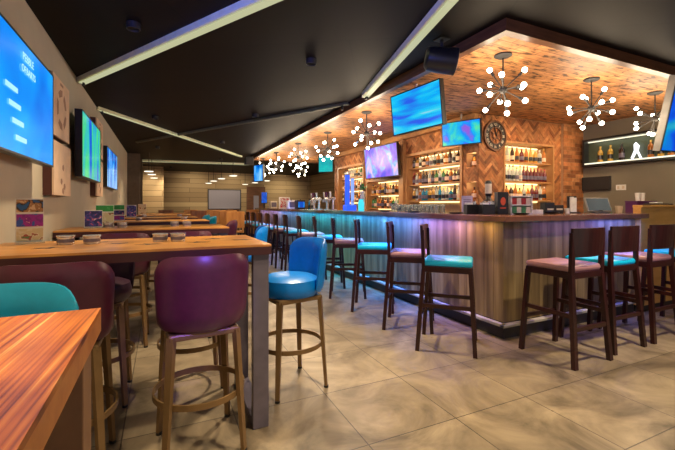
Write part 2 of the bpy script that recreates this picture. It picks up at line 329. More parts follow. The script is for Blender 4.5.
def brick_skin(name, rects, place, nrm, herring=True, W=.045, n=4):
    bm = bmesh.new(); lay = bm.loops.layers.color.new('Col'); g = .004
    x0 = min(r_[0] for r_ in rects); x1 = max(r_[1] for r_ in rects); z0 = min(r_[2] for r_ in rects); z1 = max(r_[3] for r_ in rects)
    bricks = []
    if herring:
        s = math.sqrt(.5); cx, cz = (x0+x1)/2, (z0+z1)/2; RR = int(math.hypot(x1-x0, z1-z0)/2/W)+n+2
        for x in range(-RR, RR):
            for y in range(-RR, RR):
                t = (x-y) % (2*n)
                if t == 0: rc = (x, x+n, y, y+1)
                elif t == 2*n-1: rc = (x, x+1, y, y+n)
                else: continue
                pts = [(rc[0]*W+g/2, rc[2]*W+g/2), (rc[1]*W-g/2, rc[2]*W+g/2), (rc[1]*W-g/2, rc[3]*W-g/2), (rc[0]*W+g/2, rc[3]*W-g/2)]
                bricks.append([(cx+(a-c)*s, cz+(a+c)*s) for a, c in pts])
    else:
        row = 0; z = z0
        while z < z1:
            x = x0-(.1 if row % 2 else 0)
            while x < x1: bricks.append([(x, z), (x+.2-g*1.5, z), (x+.2-g*1.5, z+.058), (x, z+.058)]); x += .2
            z += .064; row += 1
    for bpts in bricks:
        c = hexcol(); d = Vector(nrm)*random.uniform(.008, .013)
        for rr in rects:
            p = clip(bpts, *rr)
            if len(p) < 3: continue
            if abs(sum(p[i][0]*p[(i+1) % len(p)][1]-p[(i+1) % len(p)][0]*p[i][1] for i in range(len(p)))) < 1e-5: continue
            lo = [bm.verts.new(place(*q)) for q in p]; hi = [bm.verts.new(Vector(place(*q))+d) for q in p]; k = len(p)
            fs = [bm.faces.new(hi)]+[bm.faces.new((lo[i], lo[(i+1) % k], hi[(i+1) % k], hi[i])) for i in range(k)]
            for f in fs:
                for lp in f.loops: lp[lay] = c
    bmesh.ops.recalc_face_normals(bm, faces=bm.faces)
    me = bpy.data.meshes.new(name); bm.to_mesh(me); bm.free(); me.materials.append(M['brick'])
    o = bpy.data.objects.new(name, me); COL.objects.link(o); o['kind'] = 'structure'; return o
WX, WY, CB = 4.15, 4.1, 2.60        # shelf wall plane, clock wall plane, canopy underside
NA = [(4.13, 4.33, 1.36, 1.62), (4.13, 4.33, 1.84, 2.05), (4.44, 5.82, 1.06, 2.17), (6.08, 7.32, 1.06, 1.78), (7.52, 8.82, 1.06, 2.20)]
NB = [(4.66, 5.74, 1.06, 2.22)]
ra = solid_rects(WY, 9.1, 0, H, NA); rb = solid_rects(WX, 5.95, 0, H, NB)
mb = MB()
for a, b_, z0, z1 in ra: mb.box(WX, WX+.28, a, b_, z0, z1)
mb.box(WX+.28, WX+.4, WY, 9.1, 0, H); struct('wall_shelves', mb, M['wallcore'])
mb = MB()
for a, b_, z0, z1 in rb: mb.box(max(a, WX+.4) if a < WX+.4 else a, b_, WY, WY+.28, z0, z1)
mb.box(WX+.4, 6.0, WY+.28, WY+.4, 0, H); struct('wall_clock', mb, M['wallcore'])
mb = MB()
mb.box(WX+.002, WX+.4, WY, WY+.03, 0, H); struct('wall_corner', mb, M['wallcore'])
brick_skin('wall_shelves_bricks', [(a, b_, max(z0, .9), min(z1, CB)) for a, b_, z0, z1 in ra if z1 > .9], lambda y, z: (WX, y, z), (-1, 0, 0))
brick_skin('wall_clock_bricks', [(a, b_, max(z0, .9), min(z1, CB)) for a, b_, z0, z1 in rb if z1 > .9], lambda x, z: (x, WY, z), (0, -1, 0))
struct('wall_pier', MB().box(5.95, XR, WY-.05, WY+.4, 0, H), M['wallcore'])
brick_skin('wall_pier_bricks', [(5.95, XR, .9, CB)], lambda x, z: (x, WY-.05, z), (0, -1, 0), herring=False)
# niche lining at the back, timber surrounds
mb = MB()
for a, b_, z0, z1 in NA: mb.box(WX+.265, WX+.28, a, b_, z0, z1)
for a, b_, z0, z1 in NB: mb.box(a, b_, WY+.265, WY+.28, z0, z1)
struct('trim_5', mb, M['niche'])
mb = MB(); t = .045
for a, b_, z0, z1 in NA[2:]:
    mb.box(WX-.035, WX+.1, a-t, a+.003, z0, z1+t).box(WX-.035, WX+.1, b_-.003, b_+t, z0, z1+t).box(WX-.035, WX+.1, a+.003, b_-.003, z1-.003, z1+t)
mb.box(WX-.07, WX, 5.88, 6.03, .9, CB)
struct('trim_6', mb, M['shelfwood'])
mb = MB()
for a, b_, z0, z1 in NB: mb.box(a-t*.6, a+.003, WY-.025, WY+.1, z0, z1+t*.6).box(b_-.003, b_+t*.6, WY-.025, WY+.1, z0, z1+t*.6).box(a+.003, b_-.003, WY-.025, WY+.1, z1-.003, z1+t*.6)
struct('trim_7', mb, M['shelfwood'])
struct('trim_8', MB().box(WX-.10, WX-.012, WY-.02, 9.1, CB-.10, CB), M['shelfwood'])

# canopy over the bar: lowered brick ceiling with a dark timber fascia
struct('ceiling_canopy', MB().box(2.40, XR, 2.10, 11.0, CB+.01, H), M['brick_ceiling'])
mb = MB().box(2.33, 2.40, 2.03, 11.07, CB-.015, H).box(2.40, XR, 2.03, 2.10, CB-.015, H).box(2.40, XR, 11.0, 11.07, CB-.015, H)
struct('trim_9', mb, M['dark_trim'])

# galvanised channels zigzagging over the ceiling
def beam(p, q, lab, mat='channel', wd=.085, drop=.05):
    o = thing('ceiling_channel', lab, 'beam', (*p, H), 0, 'metal channels under the black ceiling'); d = Vector((q[0]-p[0], q[1]-p[1], 0)); n = Vector((-d.y, d.x, 0)).normalized()
    mb = MB(); mb.bar((0, 0, -drop), d+Vector((0, 0, -drop)), wd*.96, .006); mb.bar((0, 0, -drop-.006), d+Vector((0, 0, -drop-.006)), wd*.3, .008)
    for s in (-1, 1): mb.bar(n*s*wd/2+Vector((0, 0, -drop/2)), d+n*s*wd/2+Vector((0, 0, -drop/2)), .008, drop)
    if mat == 'channel': MB().bar(d*.01+Vector((0, 0, -drop-.012)), d*.99+Vector((0, 0, -drop-.012)), wd*.8, .004).build('added_glow', M['added_glow'], o, label='added pale glow strip')  # emissive strip added so the pale channels look bright
    mb.build('channel', M[mat], o)
    MB().bar(d*.02+Vector((0, 0, -.02)), d*.02+Vector((0, 0, -.09)), .02, .05).build('bracket', M['black_matt'], o)
    return o
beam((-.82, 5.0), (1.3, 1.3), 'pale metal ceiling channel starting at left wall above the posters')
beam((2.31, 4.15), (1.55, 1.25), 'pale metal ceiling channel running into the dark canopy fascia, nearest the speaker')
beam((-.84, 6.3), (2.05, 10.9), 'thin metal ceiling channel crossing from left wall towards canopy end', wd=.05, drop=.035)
beam((2.31, 4.6), (-.5, 9.4), 'dull narrow ceiling channel slanting away left from the canopy fascia', 'channel_dark', .06, .03)
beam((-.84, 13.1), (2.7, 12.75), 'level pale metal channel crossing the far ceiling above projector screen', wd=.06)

# ------------------------------------------------------------------ bar
bar = thing('bar_counter', 'long L-shaped bar with mahogany top and lit weathered plank front', 'bar', (2.95, 2.6, 0))
mb = MB(); y = 0                     # local coordinates from the corner
while y < 9.9:
    mb.box(-.0, .02, y+.002, min(y+.118, 9.9), .16, 1.12); y += .12
x = 0.02
while x < 2.1:
    mb.box(x+.002, min(x+.118, 2.185), 0, .02, .16, 1.12); x += .12
mb.build('front_panel', M['bar_front'], bar)
MB().box(.02, .08, .02, 9.9, .02, 1.12).box(.02, 2.18, .02, .08, .02, 1.12).box(2.1, 3.49, .2, .40, .02, 1.125).build('carcass', M['plinth'], bar)
MB().box(-.15, .46, -.15, 9.95, 1.125, 1.18, bev=.006).box(.46, 2.17, -.15, .46, 1.125, 1.18, bev=.006).box(2.17, 3.49, .05, .46, 1.125, 1.18, bev=.006).build('countertop', M['bar_top'], bar)
MB().box(-.055, 0, -.055, 9.9, .125, .155, bev=.006).box(-.055, 2.11, -.055, 0, .125, .155, bev=.006).build('foot_ledge', M['kerb'], bar, label='pale stone foot ledge')
MB().box(0.005, .02, 0.005, 9.9, 0, .13).box(.005, 2.15, .005, .02, 0, .13).build('plinth', M['plinth'], bar)
bc = thing('back_counter', 'low service counter running under the lit bottle niches', 'counter', (3.72, 4.25, 0))
MB().box(0, .41, 0, 4.8, 0, 1.04).build('body', M['plinth'], bc); MB().box(-.02, .41, -.0, 4.8, 1.04, 1.08).build('worktop', M['bar_top'], bc)
cb = thing('oak_cabinet', 'amber oak cabinet closing the right end of the bar', 'cabinet', (5.14, 2.545, 0))
MB().box(0, 1.30, 0, .085, .08, 1.25, bev=.004).build('body', M['cabinet'], cb); MB().box(-.0, 1.30, -.015, .09, 1.25, 1.28, bev=.005).build('top', M['cabinet'], cb)
MB().box(.02, 1.30, .03, .085, 0, .08).build('plinth', M['plinth'], cb)

# ------------------------------------------------------------------ seats
def bar_stool(seatmat, label, group):
    t = thing('bar_stool', label, 'bar stool', (0, 0, 0), 0, group)        # faces +X
    for s in (-1, 1):
        MB().bar((.235, s*.225, 0), (.195, s*.19, .715), .034, .036).build('leg', M['mahogany'], t)
        MB().bar((-.245, s*.225, 0), (-.195, s*.19, .72), .034, .04).bar((-.195, s*.19, .71), (-.205, s*.19, 1.06), .028, .04).build('leg', M['mahogany'], t)
    MB().box(-.21, .21, -.205, .205, .69, .745, bev=.005).build('seat_frame', M['mahogany'], t)
    mb = MB(); mb.box(-.205, .215, -.205, .205, .742, .795, bev=.022); mb.build('seat', seatmat, t, smooth=True)
    mb = MB(); n = 8                                                      # curved back panel
    prev = None
    for i in range(n+1):
        u = -1+2*i/n; yy = u*.205; dx = -.03*(1-u*u)
        ring = [(-.185+dx, yy, .865), (-.205+dx, yy, .865), (-.222+dx, yy, 1.095), (-.202+dx, yy, 1.095)]
        cur = [mb.bm.verts.new(p) for p in ring]
        if prev:
            for k in range(4): mb.bm.faces.new((prev[k], prev[(k+1) % 4], cur[(k+1) % 4], cur[k]))
        else: mb.bm.faces.new(cur)
        prev = cur
    mb.bm.faces.new(prev[::-1]); mb.build('backrest', M['mahogany'], t)
    for (p, q) in [((.222, -.20, .30), (.222, .20, .30)), ((-.228, -.20, .30), (-.228, .20, .30)), ((-.22, -.208, .40), (.215, -.208, .40)), ((-.22, .208, .40), (.215, .208, .40))]:
        MB().bar(p, q, .02, .034).build('stretcher', M['mahogany'], t)
    return t
gl = 'slim mahogany bar stools along the bar'
st_t = bar_stool(M['seat_teal'], 'mahogany bar stool with turquoise seat nearest the bar corner, on its long side', gl)
st_m = bar_stool(M['seat_mauve'], 'mahogany bar stool with mauve seat on long side, second from bar corner', gl)
def corner(ax, ay, a):
    s = .235; return (ax+s*(math.cos(a)+math.sin(a)), ay+s*(math.cos(a)-math.sin(a)))
LS = [(2.04, 2.71, 45), (2.07, 3.31, 40), (2.07, 4.02, 34), (2.09, 4.72, 27), (2.09, 5.36, 20), (2.09, 6.05, 12), (2.09, 6.80, 8), (2.09, 7.45, 5), (2.09, 8.1, 4), (2.09, 8.75, 2), (2.09, 9.45, 0), (2.09, 10.15, 0), (2.09, 10.9, 0), (2.09, 11.7, 0)]
for i, (ax, ay, dg) in enumerate(LS):
    a = R(dg); x, y = corner(ax, ay, a); teal = i % 2 == 0
    if i == 0: st_t.location = (x, y, 0); st_t.rotation_euler = (0, 0, -a)
    elif i == 1: st_m.location = (x, y, 0); st_m.rotation_euler = (0, 0, -a)
    else: dup(st_t if teal else st_m, (x, y, 0), -a, 'mahogany bar stool with %s seat, %s stool from corner along bar long side' % ('turquoise' if teal else 'mauve', ORD[i]))
for i, (x, y, lab) in enumerate([(3.13, 2.13, 'mahogany bar stool with mauve seat at bar short side, leftmost of the group'), (3.73, 2.18, 'mahogany bar stool with turquoise seat at bar short side, second from corner'),
                          (4.34, 2.18, 'mahogany bar stool with mauve seat at bar short side, before oak cabinet edge'), (5.0, 2.14, 'mahogany bar stool with turquoise seat, rightmost, in front of oak cabinet')]):
    dup(st_m if i % 2 == 0 else st_t, (x, y, 0), PI/2, lab)

def barrel_stool(leather, label, group):
    t = thing('barrel_stool', label, 'bar stool', (0, 0, 0), 0, group)      # faces +X, curved back at -X
    mb = MB(); mb.lathe([(.12, .645), (.195, .65), (.212, .675), (.215, .72), (.205, .76), (.16, .78), (.02, .785)], n=28); mb.build('seat', leather, t, smooth=True)
    mb = MB(); nu, nv = 22, 10; z0, z1 = .665, 1.035; grid_o, grid_i = [], []
    def pt(u, v, off):
        ang = u*R(60); e = abs(u)**6; zt = z1-.075*e; zb = z0+.03*e; z = zb+(zt-zb)*v; lean = .035*(v)
        r_ = .245+off+lean*.5; hw = 1.0
        return Vector((-math.cos(ang)*r_*.95-lean*.6+.025, math.sin(ang)*r_*hw, z))
    for i in range(nu+1):
        u = -1+2*i/nu; a_, b_ = [], []
        for j in range(nv+1):
            v = j/nv; th = .026*math.sqrt(max(0.02, 1-abs(2*v-1)**6))*math.sqrt(max(.05, 1-abs(u)**8))
            a_.append(mb.bm.verts.new(pt(u, v, th))); b_.append(mb.bm.verts.new(pt(u, v, -th)))
        grid_o.append(a_); grid_i.append(b_)
    f = mb.bm.faces.new
    for i in range(nu):
        for j in range(nv):
            f((grid_o[i][j], grid_o[i+1][j], grid_o[i+1][j+1], grid_o[i][j+1])); f((grid_i[i][j], grid_i[i][j+1], grid_i[i+1][j+1], grid_i[i+1][j]))
        f((grid_o[i][0], grid_i[i][0], grid_i[i+1][0], grid_o[i+1][0])); f((grid_o[i][nv], grid_o[i+1][nv], grid_i[i+1][nv], grid_i[i][nv]))
    for j in range(nv):
        f((grid_o[0][j], grid_o[0][j+1], grid_i[0][j+1], grid_i[0][j])); f((grid_o[nu][j], grid_i[nu][j], grid_i[nu][j+1], grid_o[nu][j+1]))
    mb.build('backrest', leather, t, smooth=True)
    MB().box(-.17, .17, -.17, .17, .615, .65, bev=.01).build('seat_frame', M['bronze'], t)
    for sx in (-1, 1):
        for sy in (-1, 1):
            lg = MB().bar((sx*.155, sy*.155, .635), (sx*.188, sy*.188, .012), .04, .026, up=(sx, sy, 0), a2=.028).build('leg', M['bronze'], t)
            MB().lathe([(.017, 0), (.017, .014)], (sx*.188, sy*.188, 0), n=10).build('foot_cap', M['black'], lg)
    mb = MB(); n = 32; pr = [(.224, .29), (.233, .29), (.233, .320), (.224, .320)]
    rings = [[mb.bm.verts.new((r_*math.cos(2*PI*k/n), r_*math.sin(2*PI*k/n), z)) for r_, z in pr] for k in range(n)]
    for k in range(n):
        for q in range(4): mb.bm.faces.new((rings[k][q], rings[k][(q+1) % 4], rings[(k+1) % n][(q+1) % 4], rings[(k+1) % n][q]))
    mb.build('foot_ring', M['bronze'], t, smooth=True)
    return t
gb = 'upholstered barrel-back stools around the high tables'
bp_ = barrel_stool(M['leather_purple'], 'plum leather barrel-back stool, nearest one at the front of the long table', gb); bp_.location = (.185, 2.16, 0); bp_.rotation_euler = (0, 0, PI/2+R(4))
bt_ = barrel_stool(M['leather_teal'], 'teal barrel-back stool tucked behind the nearest streaked table', gb); bt_.location = (-.46, 1.26, 0); bt_.rotation_euler = (0, 0, -PI/2)
bb_ = barrel_stool(M['leather_blue'], 'bright blue barrel-back stool alone at the end of the long high table', gb); bb_.location = (.83, 2.60, 0); bb_.rotation_euler = (0, 0, PI+R(10))
bd_ = barrel_stool(M['leather_dark'], 'aubergine stool behind the front high table, right one of the pair', gb); bd_.location = (.2, 2.93, 0); bd_.rotation_euler = (0, 0, -PI/2)
dup(bp_, (-.43, 2.17, 0), PI/2, 'plum leather barrel-back stool between the teal stool and the long table')
dup(bd_, (-.40, 2.93, 0), -PI/2, 'aubergine stool behind the front high table, left one of the pair by wall')
dup(bp_, (-.32, 4.0, 0), PI/2, 'plum barrel stool on near side of second table, closer to the wall')
dup(bp_, (.22, 4.0, 0), PI/2+.05, 'plum barrel stool on near side of second table, further from the wall')
dup(bb_, (.87, 4.42, 0), PI-.2, 'bright blue barrel-back stool at the free end of second high table')
dup(bp_, (.87, 6.4, 0), PI-.3, 'plum barrel-back stool at the free end of third high table')
dup(bd_, (-.35, 4.85, 0), -PI/2, 'aubergine barrel stool on far side of second table by the wall')
dup(bd_, (.25, 4.85, 0), -PI/2, 'aubergine barrel stool on far side of second table towards aisle')
dup(bd_, (.0, 5.6, 0), PI/2, 'aubergine barrel stool on near side of third high table')
dup(bt_, (.84, 8.75, 0), PI-.3, 'teal barrel-back stool at the aisle, nearer of two far teal ones')
dup(bt_, (.86, 10.2, 0), PI-.3, 'teal barrel-back stool at the aisle, further of two far teal ones')

# ------------------------------------------------------------------ high tables
def star(mb, cx, cy, r_, z, n=5, rot=0.):
    pts = []
    for k in range(2*n):
        q = r_ if k % 2 == 0 else r_*.42; a = rot+PI*k/n; pts.append((cx+q*math.cos(a)*1.3, cy+q*math.sin(a)*.8, z))
    mb.poly(pts, (0, 0, .0008))
def high_table(x0, x1, y0, y1, label, top, edge, leg, near=False, grp='high tables along the left wall', stars=()):
    t = thing('high_table', label, 'table', (x0, y0, 0), 0, None if near else grp); W_, D_ = x1-x0, y1-y0; TH = 1.02 if near else 1.055
    MB().box(0, W_, 0, D_, TH-.012, TH).build('tabletop', top, t)
    mb = MB().box(.0, W_, .0, D_, TH-.058, TH-.012)
    mb.build('edge_band', edge, t)
    if stars:
        for i, (a, b_) in enumerate(stars):
            mb = MB(); star(mb, a, b_, .06, TH, rot=i); mb.build('star_inlay', M['inlay'], t, label='dark star inlay')
    lw = .09
    for yy in (.02, D_-.16):
        MB().box(W_-.04-(.03 if not near else .05), W_-.012, yy, yy+(lw if not near else .10), 0, TH-.058, bev=.003).build('leg', leg, t) if near else MB().box(W_-lw-.01, W_-.01, yy, yy+.05, 0, TH-.058, bev=.003).build('leg', leg, t)
    if near: MB().box(W_-.09, W_-.04, .12, D_-.16, 0, .05).build('floor_rail', leg, t)
    else: MB().box(W_-lw-.01, W_-.01, .07, D_-.16, 0, .05).build('floor_rail', leg, t)
    for yy in (.03, D_-.15): MB().box(.03, .09, yy, yy+.06, 0, TH-.058).build('leg', leg, t)
    return t
high_table(XL+.005, -.14, .36, 1.12, 'nearest high table, streaked orange wood top filling the bottom left corner', M['table_near'], M['edge_near'], M['tleg_near'], near=True)
high_table(XL+.005, .57, 2.13, 2.88, 'high table with star inlays standing between near plum and bright blue stools', M['table'], M['edge'], M['tleg'], stars=[(.30, .30), (.62, .42), (.78, .30), (1.05, .30), (1.15, .5), (1.32, .36), (.5, .55)])
TY = [(3.95, 4.68, .62), (5.72, 6.42, .62), (7.45, 8.15, .6), (9.2, 9.9, .6), (10.95, 11.65, .6)]
for i, (a, b_, xr) in enumerate(TY):
    high_table(XL+.005 if i < 4 else XL+.31, xr, a, b_, 'high wooden table against left wall, %s in the row behind the nearest one' % ORD[i+1], M['table'], M['edge'], M['tleg'], stars=[(.5, .3), (.9, .35)] if i < 2 else ())

# tins on the tables
def tin(loc, label):
    t = thing('ashtray_tin', label, 'tin', loc, 0, 'shiny tins on the high tables')
    MB().lathe([(.040, 0), (.042, .004), (.042, .04), (.046, .044), (.046, .05), (.036, .05), (.036, .02), (.001, .018)], n=20).build('cup', M['silver'], t, smooth=True)
    MB().lathe([(.0428, .012), (.0428, .032)], n=20).build('label_band', M['tleg'], t)
    return t
t0 = tin((-.50, 2.62, 1.055), 'shiny tin on front high table, first from the left wall')
for p, lab in [((-.37, 2.60), 'shiny tin on front high table, second from the left wall'), ((-.01, 2.57), 'shiny tin on front high table, third from the left wall'), ((.09, 2.55), 'shiny tin on front high table, fourth from the left wall')]:
    dup(t0, (*p, 1.055), .4, lab)
for k, (x, y) in enumerate([(-.48, 4.35), (-.36, 4.33), (.12, 4.36), (.24, 4.33)]): dup(t0, (x, y, 1.055), .2, 'shiny tin on second high table, %s from the left wall' % ORD[k])
for k, (x, y) in enumerate([(-.3, 6.1), (.3, 6.1)]): dup(t0, (x, y, 1.055), .2, 'shiny tin on third high table, %s from the left wall' % ORD[k])
for k, (x, y) in enumerate([(-.3, 7.8), (.3, 7.8)]): dup(t0, (x, y, 1.055), .2, 'shiny tin on fourth high table, %s from the left wall' % ORD[k])

# menu stands
def art(name, stops, sc_=10, seed=0):
    m, N, L, b = new_mat(name); mp = mapping(N, L, (sc_,)*3, (seed, seed, seed)); nz = N.new('ShaderNodeTexNoise'); nz.inputs['Scale'].default_value = 1; nz.inputs['Detail'].default_value = 3; nz.inputs['Distortion'].default_value = 1
    L.new(mp.outputs[0], nz.inputs['Vector']); r_ = ramp(N, stops, 'CONSTANT'); L.new(nz.outputs['Fac'], r_.inputs[0]); L.new(r_.outputs[0], b.inputs['Base Color']); b.inputs['Roughness'].default_value = .4; return m
A_food = art('food_picture', [(0, (.02, .10, .30)), (.42, (.03, .02, .02)), (.5, (.35, .17, .06)), (.6, (.65, .45, .25))], 18)
A_purple = art('purple_picture', [(0, (.03, .08, .40)), (.42, (.30, .01, .28)), (.55, (.20, .01, .22)), (.64, (.65, .25, .35))], 16, 3)
A_cream = art('cream_picture', [(0, (.60, .50, .30)), (.5, (.66, .58, .42)), (.58, (.35, .08, .05)), (.66, (.1, .25, .08))], 20, 5)
A_navy = art('navy_picture', [(0, (.02, .02, .12)), (.5, (.05, .05, .28)), (.6, (.5, .1, .15)), (.66, (.6, .6, .65))], 18, 8)
A_green = art('green_picture', [(0, (.03, .30, .06)), (.6, (.06, .38, .10)), (.66, (.5, .6, .5))], 14, 2)
def menu(loc, rz, panels, label, w_=.105):
    t = thing('menu_stand', label, 'menu', loc, rz, 'menus standing on the high tables')
    z = .012; MB().box(-w_/2, w_/2, -.035, .035, 0, .012).build('base', M['glass'], t)
    h = sum(p[1] for p in panels)+.012*len(panels)
    MB().box(-w_/2, w_/2, .002, .006, z, z+h).build('backing', M['white'], t)
    for m_, hh in panels[::-1]:
        MB().box(-w_/2+.004, w_/2-.004, -.002, .002, z+.006, z+.006+hh).build('picture', m_, t); z += hh+.012
    return t
mA = menu((-.70, 2.76, 1.055), R(20), [(A_food, .072), (A_purple, .072), (A_cream, .07)], 'tall three-picture menu stand, purple and food pictures, on front table by wall', .13)
menu((-.60, 4.30, 1.055), R(15), [(A_navy, .15)], 'navy and red menu card standing on second table', .15)
menu((-.52, 4.42, 1.055), R(15), [(A_green, .06), (A_cream, .13)], 'green-topped cream menu behind navy card on second table', .16)
menu((-.55, 6.0, 1.055), R(12), [(A_green, .06), (A_navy, .06), (A_purple, .06)], 'green and blue menu stand on third table by wall', .16)
menu((-.5, 7.75, 1.055), R(10), [(A_navy, .2)], 'dark blue menu stand on fourth table by wall', .16)
menu((-.4, 9.5, 1.055), R(10), [(A_cream, .22)], 'pale menu stand on fifth table by wall', .16)

# ------------------------------------------------------------------ screens
S = {}
S['left'] = screen('match_titles_screen', [(.25, (.0, .10, .62)), (.5, (.0, .24, .80)), (.75, (.02, .42, .92))], (1, 1, 1), 1.0)
S['green'] = screen('green_pitch_screen', [(.36, (.0, .10, .65)), (.46, (.02, .45, .55)), (.55, (.05, .62, .22)), (.7, (.12, .72, .30))], (2.5, 2.5, .6), .85, seed=4)
S['blue'] = screen('blue_screen', [(.38, (.0, .06, .42)), (.5, (.0, .25, .8)), (.62, (.25, .6, .9))], (3, 3, 1), .9, seed=2)
S['top'] = screen('swimming_screen', [(.34, (.02, .10, .75)), (.48, (.0, .42, .85)), (.58, (.03, .60, .78)), (.68, (.55, .6, .8))], (.8, .8, 6), .85, .4, seed=1)
S['pink'] = screen('pink_concert_screen', [(.33, (.10, .08, .75)), (.45, (.30, .12, .80)), (.55, (.12, .40, .9)), (.68, (.9, .5, .75))], (3, 3, 2), .9, seed=6)
S['mix'] = screen('blue_green_screen', [(.34, (.25, .10, .65)), (.45, (.0, .22, .9)), (.56, (.0, .50, .72)), (.68, (.10, .75, .30))], (3, 3, 3), .85, seed=9)
S['teal'] = screen('teal_screen', [(.3, (.0, .30, .38)), (.7, (.0, .55, .50))], (2, 2, 2), .8)
S['right'] = screen('deep_blue_screen', [(.36, (.0, .03, .50)), (.5, (.0, .10, .75)), (.62, (.0, .30, .55)), (.75, (.05, .50, .55))], (1.6, 1.6, 1.6), .8, seed=3)
def tv(name, label, c, w_, h, face, mat, tilt=0, depth=.05, mount=None, side='black', roll=0):
    # face = angle (deg) of the screen's outward normal in plan
    t = thing(name, label, 'television', c, 0); t.rotation_euler = Matrix.Rotation(R(face)+PI/2, 3, 'Z').to_4x4().to_euler()
    t.rotation_mode = 'QUATERNION'; t.rotation_quaternion = (Matrix.Rotation(R(face)+PI/2, 4, 'Z') @ Matrix.Rotation(R(tilt), 4, 'X')).to_quaternion()
    MB().box(-w_/2, w_/2, 0, depth, -h/2, h/2, bev=.004).build('casing', M[side], t)
    b_ = .012
    MB().box(-w_/2, w_/2, -.006, 0, -h/2, -h/2+b_).box(-w_/2, w_/2, -.006, 0, h/2-b_, h/2).box(-w_/2, -w_/2+b_, -.006, 0, -h/2, h/2).box(w_/2-b_, w_/2, -.006, 0, -h/2, h/2).build('bezel', M['black'], t)
    MB().box(-w_/2+b_, w_/2-b_, -.003, 0.001, -h/2+b_, h/2-b_).build('screen', mat, t)
    if mount in ('wall', 'arm'): MB().box(-.15, .15, depth, depth+(.165 if mount == 'arm' else .06), -.15, .15).build('wall_bracket', M['black_matt'], t)
    if mount == 'pole':
        L_ = H-.0-c[2]-.02; inv = t.rotation_quaternion.to_matrix().inverted()
        top = inv @ Vector((0, 0, CB-c[2])); MB().tube((0, depth*.5, h/2-.02), top+Vector((0, depth*.5, 0)), .014).build('hanging_pole', M['silver'], t)
        MB().box(-.12, .12, depth, depth+.03, -.1, .1).build('bracket', M['black_matt'], t)
    return t
a = tv('television', 'largest television on the left wall, blue titles screen, cut by frame edge', (XL+.125, 2.74, 1.89), 1.28, .67, 0, S['left'], depth=.05, mount='wall')
for body, sz, px, pz in [('PEBBLE', .065, .06, .24), ('OF', .06, -.02, .17), ('BARTS', .06, .11, .17)]:
    text(body, sz, M['screentext'], a, (px, -.008, pz), (PI/2, 0, 0))
mb = MB()
for k in range(4): mb.box(-.30+.05*k, -.12+.05*k, -.008, -.006, .0-.085*k, .028-.085*k)
mb.build('caption_bars', M['screentext'], a)
tv('television', 'green and blue television on the left wall between the board pairs', (XL+.13, 5.06, 1.895), 1.22, .67, 0, S['green'], depth=.06, mount='wall')
tv('television', 'small blue television, furthest one on the left wall', (XL+.075, 7.54, 1.88), 1.45, .64, 0, S['blue'], mount='flat')
tv('television', 'television hanging at canopy edge below the speaker, blue swimming picture', (2.50, 3.38, 2.32), .78, .46, 186, S['top'], tilt=6, mount='pole')
tv('television', 'pink and blue television on the bottle wall left of the wide niche', (WX-.26, 6.38, 2.13), 1.10, .62, 184, S['pink'], tilt=5, mount='arm')
tv('television', 'blue-green television at wall corner just left of the round clock', (3.93, 4.22, 2.325), .58, .35, 205, S['mix'], tilt=5, mount='pole')
tv('television', 'small teal television at the far end of the bottle wall', (3.80, 8.9, 2.33), .40, .42, 225, S['teal'], mount='pole')
tv('television', 'small blue television hung at the far end of the canopy', (2.30, 9.9, 2.12), .50, .44, 195, S['blue'], mount='pole')
a = tv('television', 'large grey-sided television hanging tilted at right edge of frame', (4.99, 1.88, 2.16), 1.15, .72, 262, S['right'], tilt=12, depth=.07, side='tvside', mount=None)
MB().tube((0, .05, .34), (0, .0, .50), .02).build('hanging_pole', M['silver'], a)
# monitor on the dark wall
t = thing('wall_monitor', 'small switched-off black monitor on the dark right wall', 'monitor', (XR-.001, 3.82, 1.52))
MB().box(-.04, 0, -.22, .22, 0, .22, bev=.004).build('casing', M['black'], t); MB().box(-.042, -.04, -.20, .20, .015, .205).build('screen', M['black_matt'], t)
t = thing('switch_plate', 'white double switch plate beside the small black wall monitor', 'switch', (XR-.001, 3.46, 1.51))
MB().box(-.01, 0, -.07, .07, 0, .085, bev=.002).build('plate', M['white'], t)
for yy in (-.035, .035): MB().box(-.015, -.01, yy-.015, yy+.015, .02, .065).build('switch', M['offwhite'], t)
t = thing('switch_plate', 'small white switch on left wall beyond the furthest television', 'switch', (XL+.001, 9.6, 1.38)); MB().box(0, .01, -.04, .04, 0, .12).build('plate', M['white'], t)

# ------------------------------------------------------------------ printed boards on the left wall
def board(y0, y1, z0, z1, label, motif):
    t = thing('picture_board', label, 'picture', (XL, (y0+y1)/2, z0), 0, 'pale printed boards on the left wall'); h = z1-z0; w_ = y1-y0
    MB().box(0, .06, -w_/2, w_/2, 0, h).build('frame', M['panelside'], t); MB().box(.06, .075, -w_/2, w_/2, 0, h, bev=.002).build('front', M['panelwood'], t)
    mb = MB(); X = .0755; c = h/2
    if motif:
        for k in range(5):
            a0 = 2*PI*k/5+.2; a1 = a0+.85; r0, r1 = .12, .17
            mb.poly([(X, r0*math.cos(a0), c+r0*math.sin(a0)), (X, r1*math.cos(a0), c+r1*math.sin(a0)), (X, r1*math.cos((a0+a1)/2), c+r1*math.sin((a0+a1)/2)), (X, r1*math.cos(a1), c+r1*math.sin(a1)), (X, r0*math.cos(a1), c+r0*math.sin(a1))], (.001, 0, 0))
        mb.box(X, X+.001, -.05, .05, c+.20, c+.22)
    else:
        for k, (yy, zz) in enumerate([(0, .02), (-.06, -.10), (.05, -.14), (.0, -.18)]): mb.poly([(X, yy+.035*math.cos(q), c+zz+.03*math.sin(q)) for q in (0, 1.2, 2.5, 3.6, 5)], (.001, 0, 0))
    mb.build('print', M['print'], t)
board(3.62, 4.20, 1.84, 2.33, 'upper pale board with round emblem beside the largest television', True)
board(3.66, 4.26, 1.36, 1.80, 'lower pale board with faded figures beside the largest television', False)
